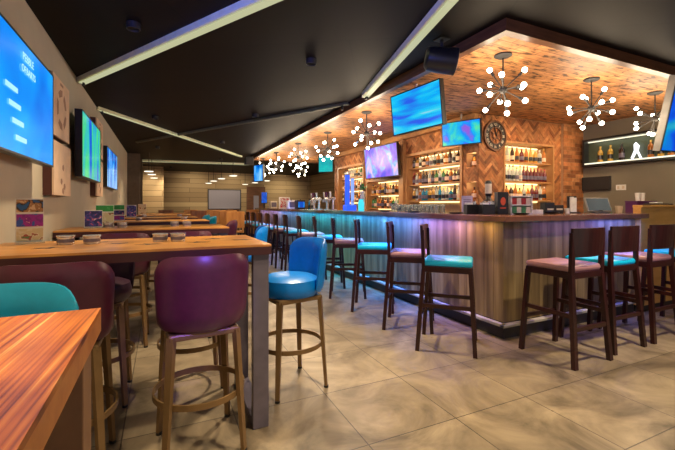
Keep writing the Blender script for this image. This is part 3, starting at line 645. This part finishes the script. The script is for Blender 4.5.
board(5.82, 6.39, 1.93, 2.43, 'upper pale board between green and small blue televisions', True)
board(5.82, 6.39, 1.40, 1.89, 'lower pale board between green and small blue televisions', False)
t = thing('picture_board', 'narrow purple framed picture on left wall past the brown pillar', 'picture', (XL, 14.0, 1.5)); MB().box(0, .05, -.3, .3, 0, .9).build('frame', M['black'], t); MB().box(.05, .055, -.26, .26, .04, .86).build('picture', A_purple, t)

# ------------------------------------------------------------------ chandeliers
def chandelier(loc, label, first=None, lamp=26):
    if first: t = dup(first, (loc[0], loc[1], CB+.01), random.uniform(0, 6), label)
    else:
        t = thing('sputnik_chandelier', label, 'chandelier', (loc[0], loc[1], CB+.01), 0, 'globe bulb chandeliers under the brick canopy')
        MB().lathe([(.075, 0), (.075, -.012), (.05, -.026), (.012, -.03)], n=24).build('ceiling_rose', M['black_matt'], t, smooth=True)
        MB().tube((0, 0, -.02), (0, 0, -.31), .007).build('stem', M['black_matt'], t)
        MB().ball((0, 0, -.31), .035).build('hub', M['black_matt'], t, smooth=True)
        n = 14; k = 0
        for i in range(n):
            z = 1-2*(i+.5)/n; r_ = math.sqrt(1-z*z); a_ = i*2.39996+.5
            if z > .85: continue
            d = Vector((r_*math.cos(a_), r_*math.sin(a_), z)); c = Vector((0, 0, -.31)); L_ = .165+.03*((i*7) % 3)/2
            arm = MB().tube(c, c+d*L_, .005, 8).tube(c+d*(L_-.03), c+d*(L_+.01), .012, 10).build('arm', M['black_matt'], t)
            MB().ball(c+d*(L_+.030), .0225).build('bulb', M['bulb'], arm, smooth=True)
    light('POINT', 'chandelier_lamp', (loc[0], loc[1], CB-.40), lamp*.6, (1, .76, .50), .25)
    return t
c0 = chandelier((2.74, 2.42), 'sputnik chandelier nearest the canopy corner, left of the round clock')
for p, lab, e in [((4.11, 2.49), 'sputnik chandelier above bar short side, in front of brick pier', 30), ((5.28, 2.47), 'sputnik chandelier half hidden behind the large tilted television', 26), ((2.65, 4.72), 'sputnik chandelier left of the hanging swimming television', 30),
               ((2.75, 6.35), 'sputnik chandelier third along the bar long side', 28), ((2.66, 7.75), 'sputnik chandelier fourth along the bar long side', 26), ((2.62, 9.3), 'sputnik chandelier fifth along the bar long side', 26),
               ((3.62, 10.3), 'sputnik chandelier low behind the fourth one, towards back wall', 26), ((2.60, 10.6), 'sputnik chandelier beside the small far blue television', 26)]:
    chandelier(p, lab, c0, e)

# speaker by the canopy corner
t = thing('loudspeaker', 'black drum-shaped loudspeaker bracketed under ceiling near the canopy edge', 'speaker', (2.14, 2.52, 2.50))
m_ = Matrix.Rotation(R(35), 4, 'Z') @ Matrix.Rotation(PI/2+.1, 4, 'Y')
m2 = Matrix.Rotation(R(-30), 4, 'Z') @ Matrix.Rotation(PI/2+.15, 4, 'Y')
MB().lathe([(.07, -.14), (.095, -.12), (.105, -.04), (.11, .08), (.11, .10)], n=24, mat=m2).build('body', M['black'], t, smooth=True)
MB().lathe([(.112, .10), (.112, .115), (.09, .122), (.01, .112)], n=24, mat=m2).build('grille', M['black_matt'], t, smooth=True)
MB().tube((0, 0, .08), (0, 0, .18), .015).box(-.05, .05, -.05, .05, .17, .18).build('bracket', M['black_matt'], t)
t = thing('loudspeaker', 'small black loudspeaker at the far end of the canopy fascia', 'speaker', (2.2, 10.6, 2.5)); MB().box(-.12, .12, -.1, .1, -.1, .12, bev=.02).build('body', M['black'], t); MB().box(-.1, .1, -.11, -.1, -.08, .1).build('grille', M['black_matt'], t); MB().box(-.02, .02, -.02, .02, .12, .18).build('bracket', M['black_matt'], t)

# clock
t = thing('wall_clock', 'round dark openwork clock with pale numerals on the brick wall', 'clock', (4.45, WY-.014, 2.30))
def ring(r0, r1, y0, y1, n=40):
    mb = MB(); rs = [[mb.bm.verts.new((r_*math.cos(2*PI*k/n), y, r_*math.sin(2*PI*k/n))) for r_, y in ((r0, y0), (r1, y0), (r1, y1), (r0, y1))] for k in range(n)]
    for k in range(n):
        for q in range(4): mb.bm.faces.new((rs[k][q], rs[k][(q+1) % 4], rs[(k+1) % n][(q+1) % 4], rs[(k+1) % n][q]))
    return mb
ring(.20, .225, -.03, 0).build('rim', M['dark_trim'], t); ring(.115, .128, -.03, -.01).build('inner_ring', M['dark_trim'], t)
ring(.128, .20, -.018, -.012).build('dial', M['black_matt'], t)
for k, nm in enumerate(['XII', 'I', 'II', 'III', 'IIII', 'V', 'VI', 'VII', 'VIII', 'IX', 'X', 'XI']):
    a_ = PI/2-k*PI/6; text(nm, .055, M['offwhite'], t, (.163*math.cos(a_), -.02, .163*math.sin(a_)), (PI/2, 0, 0), .001, 'numeral').rotation_euler = (PI/2, PI/2-a_, 0)
mb = MB(); [ring_ for ring_ in ()]
for k in range(8):
    a_ = k*PI/4+.2; mb.bar((.03*math.cos(a_), -.015, .03*math.sin(a_)), (.12*math.cos(a_), -.015, .12*math.sin(a_)), .012, .008)
mb.build('gear_spokes', M['dark_trim'], t); ring(.03, .055, -.022, -.008).build('gear', M['dark_trim'], t)
MB().bar((0, -.03, 0), (-.03, -.03, .15), .010, .004).bar((0, -.03, 0), (.05, -.03, .08), .012, .004).build('hands', M['black'], t)

# ------------------------------------------------------------------ shelves and bottles
PROF = {'whisky': ([(.030, 0), (.034, .006), (.034, .135), (.028, .155), (.012, .175), (.011, .205)], .22),
        'tall': ([(.026, 0), (.029, .006), (.029, .15), (.024, .17), (.011, .195), (.010, .235)], .25),
        'squat': ([(.036, 0), (.040, .006), (.041, .10), (.030, .13), (.012, .145), (.012, .175)], .19)}
proto = {}
def bottle_proto(shape, col, cap):
    key = (shape, col, cap)
    if key not in proto:
        pr, h = PROF[shape]
        t = thing('bottle', 'x', 'bottle', (0, 0, -50), 0)
        MB().lathe(pr, n=14).build('body', BG[col], t, smooth=True)
        z = pr[-1][1]; MB().lathe([(.013, z-.012), (.013, z+.014)], n=12).build('cap', cap, t, smooth=True)
        lr = pr[2][0]+.0008; MB().lathe([(lr, .035), (lr, .095)], n=14).build('label', random.choice([M['offwhite'], M['panelwood'], M['black'], M['tleg']]), t)
        proto[key] = t; return t, True
    return proto[key], False
CN = {'amber': 'amber', 'clear': 'clear', 'green': 'green', 'dark': 'dark', 'red': 'red', 'blue': 'blue', 'golden': 'golden'}
def put_bottle(loc, shape, col, cap, label, group):
    p, new = bottle_proto(shape, col, cap)
    if new: p.location = loc; p['label'] = label; p['group'] = group; return p
    return dup(p, loc, random.uniform(0, 6.28), label, group)
def row(axis, a0, a1, other, z, cols, where, group, rnd):
    n = len(cols)
    for i, c in enumerate(cols):
        q = a0+(a1-a0)*(i+.5)/n; loc = (other, q, z) if axis == 'Y' else (q, other, z)
        idx = n-i if axis == 'Y' else i+1          # counted from the left as seen from the room
        sh = rnd.choice(['whisky', 'tall', 'whisky', 'squat']) if c not in ('clear', 'red') else rnd.choice(['tall', 'whisky'])
        cap = M['caps_red'] if c == 'red' else rnd.choice([M['black'], M['caps_gold'], M['black'], M['white']])
        put_bottle(loc, sh, c, cap, '%s bottle, %s from left on %s' % (CN[c], ORD[idx-1], where), group)
rnd = random.Random(3)
def mixcols(n, pool): return [rnd.choice(pool) for _ in range(n)]
def shelf(axis, a0, a1, z, where, led=True):
    t = thing('wall_shelf', 'thin timber shelf in %s' % where, 'shelf', (WX+.02, a0, z) if axis == 'Y' else (a0, WY+.02, z), 0, 'shelves in the lit niches'); L_ = a1-a0
    (MB().box(0, .24, 0, L_, -.022, 0) if axis == 'Y' else MB().box(0, L_, 0, .24, -.022, 0)).build('board', M['shelfwood'], t)
    (MB().box(.225, .24, .02, L_-.02, -.036, -.022) if axis == 'Y' else MB().box(.02, L_-.02, .225, .24, -.036, -.022)).build('led_strip', M['led'], t)
ZS = [1.36, 1.65, 1.95]; ZN = ['bottom', 'middle', 'top']
any_ = ['amber', 'clear', 'dark', 'golden', 'green', 'amber', 'red', 'clear', 'dark']
def niche(axis, a0, a1, top, zs, names, where, seqs, grp):
    o_ = (WX if axis == 'Y' else WY)+.09
    for z, nm, cols in zip(zs, names, seqs):
        shelf(axis, a0, a1, z, '%s, %s one' % (where, nm)) ; row(axis, a0+.02, a1-.02, o_, z, cols, '%s shelf of %s' % (nm, where), grp % nm, rnd)
    for z in list(zs[1:])+[top]:
        p = (WX+.205, (a0+a1)/2, z-.04) if axis == 'Y' else ((a0+a1)/2, WY+.205, z-.04)
        tgt = (WX+.2, (a0+a1)/2, z-.4) if axis == 'Y' else ((a0+a1)/2, WY+.2, z-.4)
        l = light('AREA', 'niche_led', p, 1.7*(a1-a0), (1, .78, .40), a1-a0-.1, .04); l.rotation_euler = (0, R(-12) , PI/2) if axis == 'Y' else (R(12), 0, 0)
    mb = MB().box(WX+.245, WX+.26, a0+.02, a1-.02, top-.015, top) if axis == 'Y' else MB().box(a0+.02, a1-.02, WY+.245, WY+.26, top-.015, top)
    tag(mb.build('led_strip', M['led']), 'glowing warm light strip along the top of %s' % where, 'light strip')
niche('Y', 4.44, 5.82, 2.17, ZS, ZN, 'the wide niche', [mixcols(15, ['clear', 'clear', 'clear', 'golden', 'clear', 'dark', 'amber', 'blue']), mixcols(15, ['clear', 'dark', 'red', 'dark', 'amber', 'green', 'dark']), mixcols(14, ['amber', 'golden', 'dark', 'clear', 'dark', 'amber'])], 'bottles on the %s shelf of wide niche')
niche('Y', 6.08, 7.32, 1.78, [1.22, 1.50], ['lower', 'upper'], 'the low niche under pink television', [mixcols(12, any_), mixcols(12, ['amber', 'golden', 'amber', 'clear', 'dark'])], 'bottles on the %s shelf of low niche')
niche('Y', 7.52, 8.82, 2.20, ZS, ZN, 'the far niche', [mixcols(12, any_), mixcols(12, ['clear', 'golden', 'amber']), mixcols(12, ['clear', 'clear', 'golden', 'green'])], 'bottles on the %s shelf of far niche')
niche('X', 4.66, 5.74, 2.22, ZS, ZN, 'the niche by the clock', [['amber', 'amber', 'dark', 'amber', 'golden', 'clear', 'amber', 'red', 'red', 'clear', 'amber'], ['clear']*6+['red']*7, ['dark', 'clear', 'dark', 'amber', 'red', 'amber', 'golden', 'golden', 'clear', 'amber']], 'bottles on the %s shelf of clock niche')
for z, c, nm in [(1.36, 'amber', 'lower'), (1.84, 'amber', 'upper')]:
    for k, yy in enumerate((4.182, 4.278)): put_bottle((WX+.1, yy, z), 'squat', c if k else 'red', M['black'], '%s bottle in %s little square niche near the wall corner' % ('amber' if k else 'red', nm), 'bottles in the small square niches')
light('POINT', 'small_niche_lamp', (WX+.04, 4.23, 2.02), .5, (1, .7, .35), .02); light('POINT', 'small_niche_lamp', (WX+.04, 4.23, 1.60), .5, (1, .7, .35), .02)

# glasses on the back counter
def glass_proto(h=.15, r_=.034):
    g = MB().lathe([(r_*.8, 0), (r_*.82, .006), (r_, h), (r_*.92, h), (r_*.74, .012), (.001, .010)], n=14).build('drinking_glass', M['glass'], smooth=True); return g
g0 = glass_proto(.21); k = 0
for j, xx in enumerate((3.80, 3.93)):
    for i in range(13):
        yy = 4.6+i*.1; lab = 'clear tumbler, %s from left in %s row below the wide niche' % (ORD[12-i], ['front', 'back'][j])
        if k == 0: g = g0
        else: g = g0.copy(); COL.objects.link(g)
        g.location = (xx, yy, 1.08); tag(g, lab, 'glass', 'tumblers below the wide niche'); k += 1

# display case on the dark wall
t = thing('display_case', 'long dark glass-fronted display case on right wall with white lit shelf', 'display case', (XR, 2.1, 1.94))
MB().box(-.02, 0, 0, 1.84, 0, .38).build('back_panel', plain('olive_backing', (.05, .06, .035), .5), t)
MB().box(-.14, 0, 0, 1.84, -.03, 0).box(-.14, 0, 0, 1.84, .38, .41).box(-.14, 0, -.03, 0, -.03, .41).box(-.14, 0, 1.84, 1.87, -.03, .41).build('frame', M['black'], t)
MB().box(-.13, -.02, 0, 1.84, .0, .022).build('lit_shelf', M['ledw'], t, label='glowing white shelf'); MB().box(-.04, -.02, 0, 1.84, .365, .378).build('light_strip', M['ledw'], t)
for i, (yy, c) in enumerate([(3.72, 'golden'), (3.57, 'golden'), (3.41, 'dark'), (3.03, 'amber'), (2.91, 'golden'), (2.79, 'amber')]):
    b_ = put_bottle((XR-.08, yy, 1.963), 'whisky', c, M['caps_gold'] if c != 'dark' else M['black'], '%s bottle in lit display case, %s from its left end' % (c, ORD[i]), 'bottles in the display case'); b_.scale = (1.15, 1.15, 1.15)
mb = MB()   # plain slanting white emblem
mb.poly([(0, -.04, 0), (0, -.07, 0), (0, -.02, .12), (0, -.035, .19), (0, .01, .25), (0, .04, .22), (0, .035, .13), (0, .08, .02), (0, .05, 0), (0, .0, .10)], (-.008, 0, 0))
o = mb.build('lit_emblem', M['white_emit']); o.location = (XR-.07, 3.21, 1.963); tag(o, 'glowing white slanting cut-out emblem standing in the display case', 'emblem')
light('AREA', 'case_led', (XR-.09, 3.0, 2.30), 1.0, (.9, 1, .85), .06, 1.7)

# ------------------------------------------------------------------ things on the bar
ZT = 1.18
def plate(x, y, lab):
    t = thing('black_dish', lab, 'dish', (x, y, ZT), 0, 'black dishes on the bar top'); MB().lathe([(.05, 0), (.075, .008), (.085, .018), (.078, .018), (.05, .008), (.001, .007)], n=24).build('dish', M['black'], t, smooth=True); return t
for x, y, lab in [(3.05, 4.85, 'black dish on bar below the low niche'), (3.05, 4.15, 'black dish on bar below the wide niche'), (3.05, 3.35, 'black dish on bar left of the black caddies'), (3.36, 2.74, 'black dish on bar in front of the white tea caddy'), (4.05, 2.90, 'black dish on bar below the brick pier')]: plate(x, y, lab)
t = thing('bar_sign', 'pale lilac card sign standing behind the black caddies', 'sign', (3.33, 3.47, ZT), R(-25)); MB().box(-.065, .065, -.003, .003, .005, .21).build('card', plain('lilac_card', (.45, .40, .55), .5), t); MB().box(-.07, .07, -.03, .03, 0, .006).build('base', M['glass'], t)
mb = MB(); [mb.box(-.045, .045, -.0045, -.003, .06+.02*k, .067+.02*k) for k in range(6)]; mb.build('print', M['tleg'], t)
def caddy(x, y, lab, rz=0):
    t = thing('napkin_caddy', lab, 'caddy', (x, y, ZT), rz, 'black caddies on the bar corner'); MB().box(-.07, .07, -.05, .05, 0, .006).box(-.07, .07, -.05, -.045, 0, .105).box(-.07, .07, .045, .05, 0, .105).box(-.07, -.065, -.05, .05, 0, .105).box(.065, .07, -.05, .05, 0, .105).build('holder', M['black'], t)
    MB().box(-.06, .0, -.04, .04, .006, .125).build('napkins', M['white'], t); MB().tube((.035, 0, .006), (.035, 0, .14), .022).build('pot', M['silver'], t); return t
caddy(3.20, 3.27, 'left black napkin caddy on the bar near the corner', R(-20)); caddy(3.22, 3.06, 'right black napkin caddy on the bar near the corner', R(-20))
t = thing('display_bottle', 'large whisky display bottle with dark top and white label behind the caddies', 'bottle', (3.37, 3.18, ZT), R(-25))
MB().box(-.055, .055, -.055, .055, 0, .15, bev=.012).build('body', M['glass'], t, smooth=True); MB().lathe([(.05, .15), (.03, .17), (.026, .2), (.034, .21), (.036, .36), (.02, .38)], n=16).build('neck', M['black'], t, smooth=True)
MB().box(-.045, .045, -.0575, -.0555, .02, .13).build('label', M['white'], t); MB().lathe([(.0368, .23), (.0368, .34)], n=16).build('neck_label', M['offwhite'], t)
t = thing('gift_box', 'tall black gift box with red emblem on the bar corner', 'box', (3.36, 2.99, ZT), R(-25))
MB().box(-.058, .058, -.045, .045, 0, .24, bev=.002).build('box', M['black'], t); MB().poly([(.028*math.cos(q), -.0455, .14+.045*math.sin(q)) for q in [i*PI/6 for i in range(12)]], (0, -.001, 0)).box(-.03, .03, -.0465, -.0455, .06, .075).build('emblem', plain('red_emblem', (.65, .09, .03), .4), t)
t = thing('tea_caddy', 'white stand of red and green packets behind the corner dish', 'caddy', (3.38, 2.88, ZT), R(-25))
t.location = (3.56, 2.92, ZT)
MB().box(-.115, -.108, -.05, .05, 0, .20).box(.108, .115, -.05, .05, 0, .20).box(-.115, .115, .045, .05, 0, .2).box(-.115, .115, -.05, .05, .0, .01).box(-.115, .115, -.05, .05, .095, .105).box(-.115, .115, -.05, .05, .19, .20).build('stand', M['white'], t)
for zz, m_ in ((.105, M['caps_red']), (.01, M['greenbox'])):
    for k in range(4): MB().box(-.10+k*.05, -.055+k*.05, -.045, .04, zz, zz+.07).build('packet', m_ if k % 2 == 0 else M['offwhite'], t)
t = thing('napkin_stack', 'low stack of white napkins right of the tea stand', 'napkins', (3.86, 2.98, ZT), R(-15)); mb = MB(); [mb.box(-.075, .075, -.06, .06, k*.006, k*.006+.005) for k in range(8)]; mb.build('stack', M['white'], t)
for k, (x, c) in enumerate([(4.12, 'black'), (4.28, 'black_matt')]):
    t = thing('receipt_printer', '%s small dark till printer on the bar below the clock niche' % ['left', 'right'][k], 'printer', (x, 3.0, ZT), R(-15), 'till printers'); MB().box(-.06, .06, -.05, .05, 0, .10 if k else .13, bev=.008).build('body', M[c], t); MB().box(-.04, .04, -.052, -.05, .04, .06).build('slot', M['offwhite'], t)
def cup(x, y, z, lab, h=.085, c='white', r_=.032):
    o = MB().lathe([(r_*.75, 0), (r_, h), (r_*.9, h), (r_*.68, .01), (.001, .008)], n=16).build('paper_cup', M[c], smooth=True); o.location = (x, y, z); tag(o, lab, 'cup'); return o
cup(4.42, 2.96, ZT, 'short pale cup next to the white upright cards', .06); 
t = thing('card_holder', 'upright white cards in dark holder left of the tablet till', 'card holder', (4.60, 3.0, ZT), R(-20))
MB().box(-.045, -.005, -.01, .01, .01, .20).box(.0, .04, .0, .015, .01, .19).build('cards', M['white'], t); MB().box(-.06, .06, -.04, .04, 0, .012).box(-.06, .06, .03, .04, 0, .21).build('holder', M['plinth'], t)
t = thing('till_monitor', 'grey tilted till monitor on the bar below the black wall screen', 'monitor', (4.90, 2.86, ZT), R(-25))
mm = Matrix.Translation((0, 0, .02)) @ Matrix.Rotation(R(-24), 4, 'X')
MB().box(-.15, .15, 0, .02, 0, .19, mat=mm, bev=.006).build('casing', M['tvside'], t); MB().box(-.135, .135, -.002, 0, .015, .175, mat=mm).build('screen', screen('dim_till_screen', [(.3, (.05, .06, .06)), (.7, (.11, .13, .13))], s=.7), t)
MB().lathe([(.10, 0), (.10, .01), (.03, .02), (.025, .04)], n=20).build('foot', M['plinth'], t, smooth=True)
t = thing('green_box', 'green box behind the till monitor', 'box', (5.28, 3.02, ZT), 0); MB().box(-.09, .09, -.03, .03, 0, .07, bev=.004).box(-.07, .07, -.025, .025, .07, .09).build('box', M['greenbox'], t)
cup(5.45, 2.95, ZT, 'cream paper cup between green box and purple box', .09, 'offwhite', .045)
t = thing('purple_box', 'wide purple box on the bar behind the oak cabinet', 'box', (5.98, 2.96, ZT)); MB().box(-.24, .24, -.07, .07, 0, .14, bev=.004).build('body', M['purplebox'], t); MB().box(-.245, .245, -.075, .075, .14, .155, bev=.003).build('lid', M['purplebox'], t)
cup(5.86, 2.94, ZT+.155, 'left white cup standing on the purple box', .11); cup(5.97, 2.94, ZT+.155, 'right white cup standing on the purple box', .11)
t = thing('black_tray', 'flat black tray with folded white cloth on the oak cabinet', 'tray', (5.6, 2.585, 1.28)); MB().box(-.25, .25, -.04, .04, 0, .02, bev=.004).build('tray', M['black'], t); MB().box(-.12, .02, -.04, .04, .02, .035, bev=.004).build('cloth', M['white'], t)

# blue-lit drink tower, taps and far clutter on the bar
M['blueglow'] = emit('blue_tube_glow', (.02, .10, .9), .8); M['paleglow'] = emit('pale_blue_glow', (.25, .4, 1), .7)
t = thing('beer_tower', 'tall blue glowing beer tower on the bar before the far niche', 'beer tower', (3.2, 6.35, ZT))
MB().box(-.10, .10, -.09, .09, 0, .10, bev=.01).build('base', M['blueglow'], t); MB().tube((-.05, 0, .1), (-.05, 0, .66), .045, 16).build('lit_tube', M['blueglow'], t, smooth=True); MB().tube((.06, 0, .1), (.06, 0, .60), .03, 16).build('lit_tube', M['paleglow'], t, smooth=True)
MB().lathe([(.05, .66), (.055, .68), (.02, .72)], (-.05, 0, 0), n=16).build('cap', M['silver'], t, smooth=True)
MB().tube((0, -.09, .16), (0, -.16, .15), .012).tube((0, -.15, .15), (0, -.15, .20), .010).build('tap', M['silver'], t)
t = thing('blue_jug', 'short turquoise lit jug right of the beer tower', 'jug', (3.2, 5.9, ZT)); MB().lathe([(.05, 0), (.055, .14), (.04, .17), (.042, .2)], n=16).build('jug', emit('turquoise_glow', (.03, .5, .6), 1.0), t, smooth=True); MB().tube((0, 0, .2), (0, 0, .26), .012).build('spout', M['silver'], t)
t = thing('potted_plant', 'small green plant in a silver pot behind the beer tower', 'plant', (3.32, 6.05, ZT)); MB().lathe([(.04, 0), (.05, .35), (.045, .35), (.001, .34)], n=14).build('pot', M['silver'], t, smooth=True)
mb = MB(); rr = random.Random(5)
for k in range(46):
    d = Vector((rr.gauss(0, 1), rr.gauss(0, 1), abs(rr.gauss(0, 1))+.2)).normalized(); c = Vector((0, 0, .36))+d*rr.uniform(.03, .12); s_ = d.cross(Vector((0, 0, 1))).normalized()*.014
    mb.poly([c-d*.03, c+s_, c+d*.04, c-s_], (0.001, .001, .001))
mb.build('leaves', plain('leaf_green', (.02, .16, .05), .5), t)
def taps(x, y, lab, n=4):
    t = thing('beer_tap_font', lab, 'beer taps', (x, y, ZT), 0, 'chrome beer tap fonts on the bar'); MB().box(-.05, .05, -.22, .22, 0, .02).tube((0, -.15, 0), (0, -.15, .22), .025).tube((0, .15, 0), (0, .15, .22), .025).tube((0, -.21, .23), (0, .21, .23), .034, 16).build('font', M['silver'], t, smooth=True)
    for k in range(n):
        yy = -.165+k*.11; MB().tube((-.03, yy, .22), (-.09, yy, .20), .009).tube((-.09, yy, .20), (-.09, yy, .15), .009).build('spout', M['silver'], t); MB().tube((-.06, yy, .25), (-.07, yy, .37), .012, 10, .02).build('handle', [M['white'], M['leather_dark'], M['purplebox'], M['silver']][k % 4], t)
taps(3.15, 7.15, 'chrome beer tap font nearer the blue beer tower'); taps(3.15, 7.9, 'chrome beer tap font second from the blue tower')
for k, (y, lab, m_) in enumerate([(8.9, 'dark till screen standing on bar beyond the tap fonts', 'black'), (9.6, 'white napkin box on the bar beyond the till screen', 'white'), (11.4, 'pale box at the far end of the bar', 'offwhite')]):
    t = thing('bar_box' if k else 'till_screen', lab, 'box' if k else 'monitor', (3.1, y, ZT)); MB().box(-.1, .1, -.12, .12, 0, .22, bev=.01).build('body', M[m_], t); MB().box(-.08, .08, -.121, -.12, .04, .18).build('front', S['blue'] if k == 0 else M['tleg'], t)
t = thing('framed_card', 'white framed card with red pictures on the far bar', 'sign', (3.1, 10.2, ZT), R(5)); MB().box(-.16, .16, -.01, .01, 0, .32).build('frame', M['white'], t); MB().box(-.13, .13, -.012, -.01, .03, .29).build('picture', art('red_dots', [(0, (.6, .6, .6)), (.5, (.45, .04, .06)), (.62, (.7, .6, .5))], 22), t)
t = thing('info_screen', 'small upright blue screen above the far bar end', 'monitor', (2.95, 11.9, ZT), R(5)); MB().box(-.10, .10, 0, .03, .15, .52).box(-.02, .02, 0, .03, 0, .15).build('casing', M['black'], t); MB().box(-.085, .085, -.002, 0, .17, .50).build('screen', S['blue'], t)
for k, y in enumerate((8.3, 8.5, 9.15, 9.9, 10.7)):
    put_bottle((3.2, y, ZT), 'tall', ['clear', 'blue', 'clear', 'amber', 'clear'][k], M['black'], '%s bottle on bar top beyond the tap fonts, %s in line' % (['clear', 'blue', 'clear', 'amber', 'clear'][k], ORD[k]), 'loose bottles on the far bar top')

# ------------------------------------------------------------------ far room
t = thing('projector_screen', 'pale lilac projector screen in dark frame on the far plank wall', 'projection screen', (2.47, YF, 1.08))
MB().box(-.70, .70, -.05, -.02, 0, .88).build('frame', M['black'], t); MB().box(-.66, .66, -.055, -.05, .04, .84).build('fabric', M['projscreen'], t); MB().box(-.3, .3, -.02, 0, .2, .6).build('wall_mount', M['black'], t)
o = struct('door_1', MB().box(3.42, 4.25, YF-.06, YF, 0, 2.1), M['dark_trim'])
f = MB().box(3.72, 3.95, YF-.07, YF-.06, .9, 1.7).build('door_pane', M['projscreen'], o)
def side_chair(label, W='orange_wood'):
    t = thing('dining_chair', label, 'chair', (0, 0, 0), 0, 'honey wood chairs in the far room')
    MB().box(-.21, .21, -.21, .21, .60, .64, bev=.008).build('seat', M[W], t)
    for sx in (-1, 1):
        for sy in (-1, 1): MB().bar((sx*.19, sy*.2, 0), (sx*.18, sy*.18, .60), .035).build('leg', M['mahogany'], t)
    MB().box(-.22, .22, -.22, -.19, .72, 1.12, bev=.012).box(-.20, -.16, -.22, -.19, .60, .74).box(.16, .20, -.22, -.19, .60, .74).build('backrest', M[W], t); return t
ch0 = side_chair('honey wood chair in the far room, nearest and tallest beside the aisle'); ch0.location = (1.62, 9.6, 0)
CH = [(1.55, 10.5, 'honey wood chair behind the nearest one, right of the aisle'), (.95, 11.9, 'honey wood chair in nearer row, left end, near the teal stools'), (1.42, 11.55, 'honey wood chair in nearer row, second from left'), (1.86, 11.9, 'honey wood chair in nearer row, third from left'),
      (.1, 13.4, 'honey wood chair in the furthest row, first from left'), (.85, 13.6, 'honey wood chair in the furthest row, second from left'), (1.55, 13.5, 'honey wood chair in the furthest row, third from left'), (2.2, 13.6, 'honey wood chair in the furthest row, fourth from left'), (2.85, 13.4, 'honey wood chair in the furthest row, fifth from left')]
M['russet_wood'] = wood('russet_wood', [(.3, (.16, .045, .015)), (.7, (.34, .11, .035))], (8, 8, 2))
ch1 = side_chair('russet wood chair at far right of the honey chairs by the bar end', 'russet_wood'); ch1.location = (3.4, 13.7, 0)
for k, (x, y, lab) in enumerate(CH): dup(ch1 if k % 3 == 1 else ch0, (x, y, 0), .1*math.sin(x*9), lab.replace('honey', 'russet') if k % 3 == 1 else lab)
def far_table(x0, x1, y, lab):
    t = thing('dining_table', lab, 'table', (x0, y, 0), 0, 'brown tables in the far room'); W_ = x1-x0
    MB().box(0, W_, 0, .7, .96, 1.0).build('tabletop', M['shelfwood'], t)
    for a_ in (.05, W_-.1):
        for b_ in (.05, .6): MB().box(a_, a_+.05, b_, b_+.05, 0, .96).build('leg', M['mahogany'], t)
far_table(.6, 2.6, 12.35, 'long brown table between two rows of far chairs'); far_table(-.5, .45, 14.0, 'dark-legged table before the planked pillar at far left'); far_table(.9, 2.9, 14.2, 'long brown table nearest the projector screen')
# lamps in the far room and the downlight cans
def pendant(x, y, z, lab):
    t = thing('pendant_lamp', lab, 'lamp', (x, y, H), 0, 'disc lamps in the far room'); MB().tube((0, 0, 0), (0, 0, z-H+.03), .008).build('cord', M['black_matt'], t)
    MB().lathe([(.12, z-H), (.125, z-H+.015), (.04, z-H+.03)], n=24).build('shade', M['white'], t, smooth=True); MB().lathe([(.11, z-H-.008), (.11, z-H)], n=24).build('lamp_disc', M['disc'], t)
for x, y, z, lab in [(-.32, 11.3, 2.18, 'disc lamp near left pillar, nearest of the left three'), (-.28, 12.7, 2.20, 'disc lamp near left pillar, middle of the left three'), (-.25, 14.3, 2.20, 'disc lamp near left pillar, furthest of the left three'),
                     (1.9, 11.4, 2.14, 'disc lamp in middle line, nearest one above honey chairs'), (1.72, 12.5, 2.12, 'disc lamp in middle line, second above honey chairs'), (1.6, 13.5, 2.10, 'disc lamp in middle line, third above honey chairs'), (1.55, 14.6, 2.08, 'disc lamp in middle line, furthest one'),
                     (3.2, 12.6, 2.1, 'disc lamp above far bar end, nearest of the right trio'), (3.1, 13.9, 2.1, 'disc lamp above far bar end, middle of the right trio'), (3.0, 15.2, 2.1, 'disc lamp above far bar end, furthest of the right trio')]: pendant(x, y, z, lab)
SPOTLAB = ['over the aisle in front of the camera', 'before the bar short side, right of the aisle', 'over the aisle beside the bright blue stool', 'over the aisle beside the third high table', 'over the near plum stool and front high table', 'over the nearest streaked table',
    'between the front and second high tables', 'over the third high table', 'over the aisle beside the teal stools', 'over the fifth high table', 'over the honey chairs', 'in front of the left planked pillar', 'in front of the projector screen', 'in front of the planked wall behind the bar end']
for k, (x, y, e, c) in enumerate(DOWN):
    t = thing('ceiling_spotlight', 'small black can spotlight %s' % SPOTLAB[k], 'spotlight', (x, y, H), 0, 'black can spotlights on the ceiling'); MB().lathe([(.05, 0), (.05, -.05), (.045, -.05), (.04, -.03), (.001, -.03)], n=16).build('can', M['black_matt'], t, smooth=True)
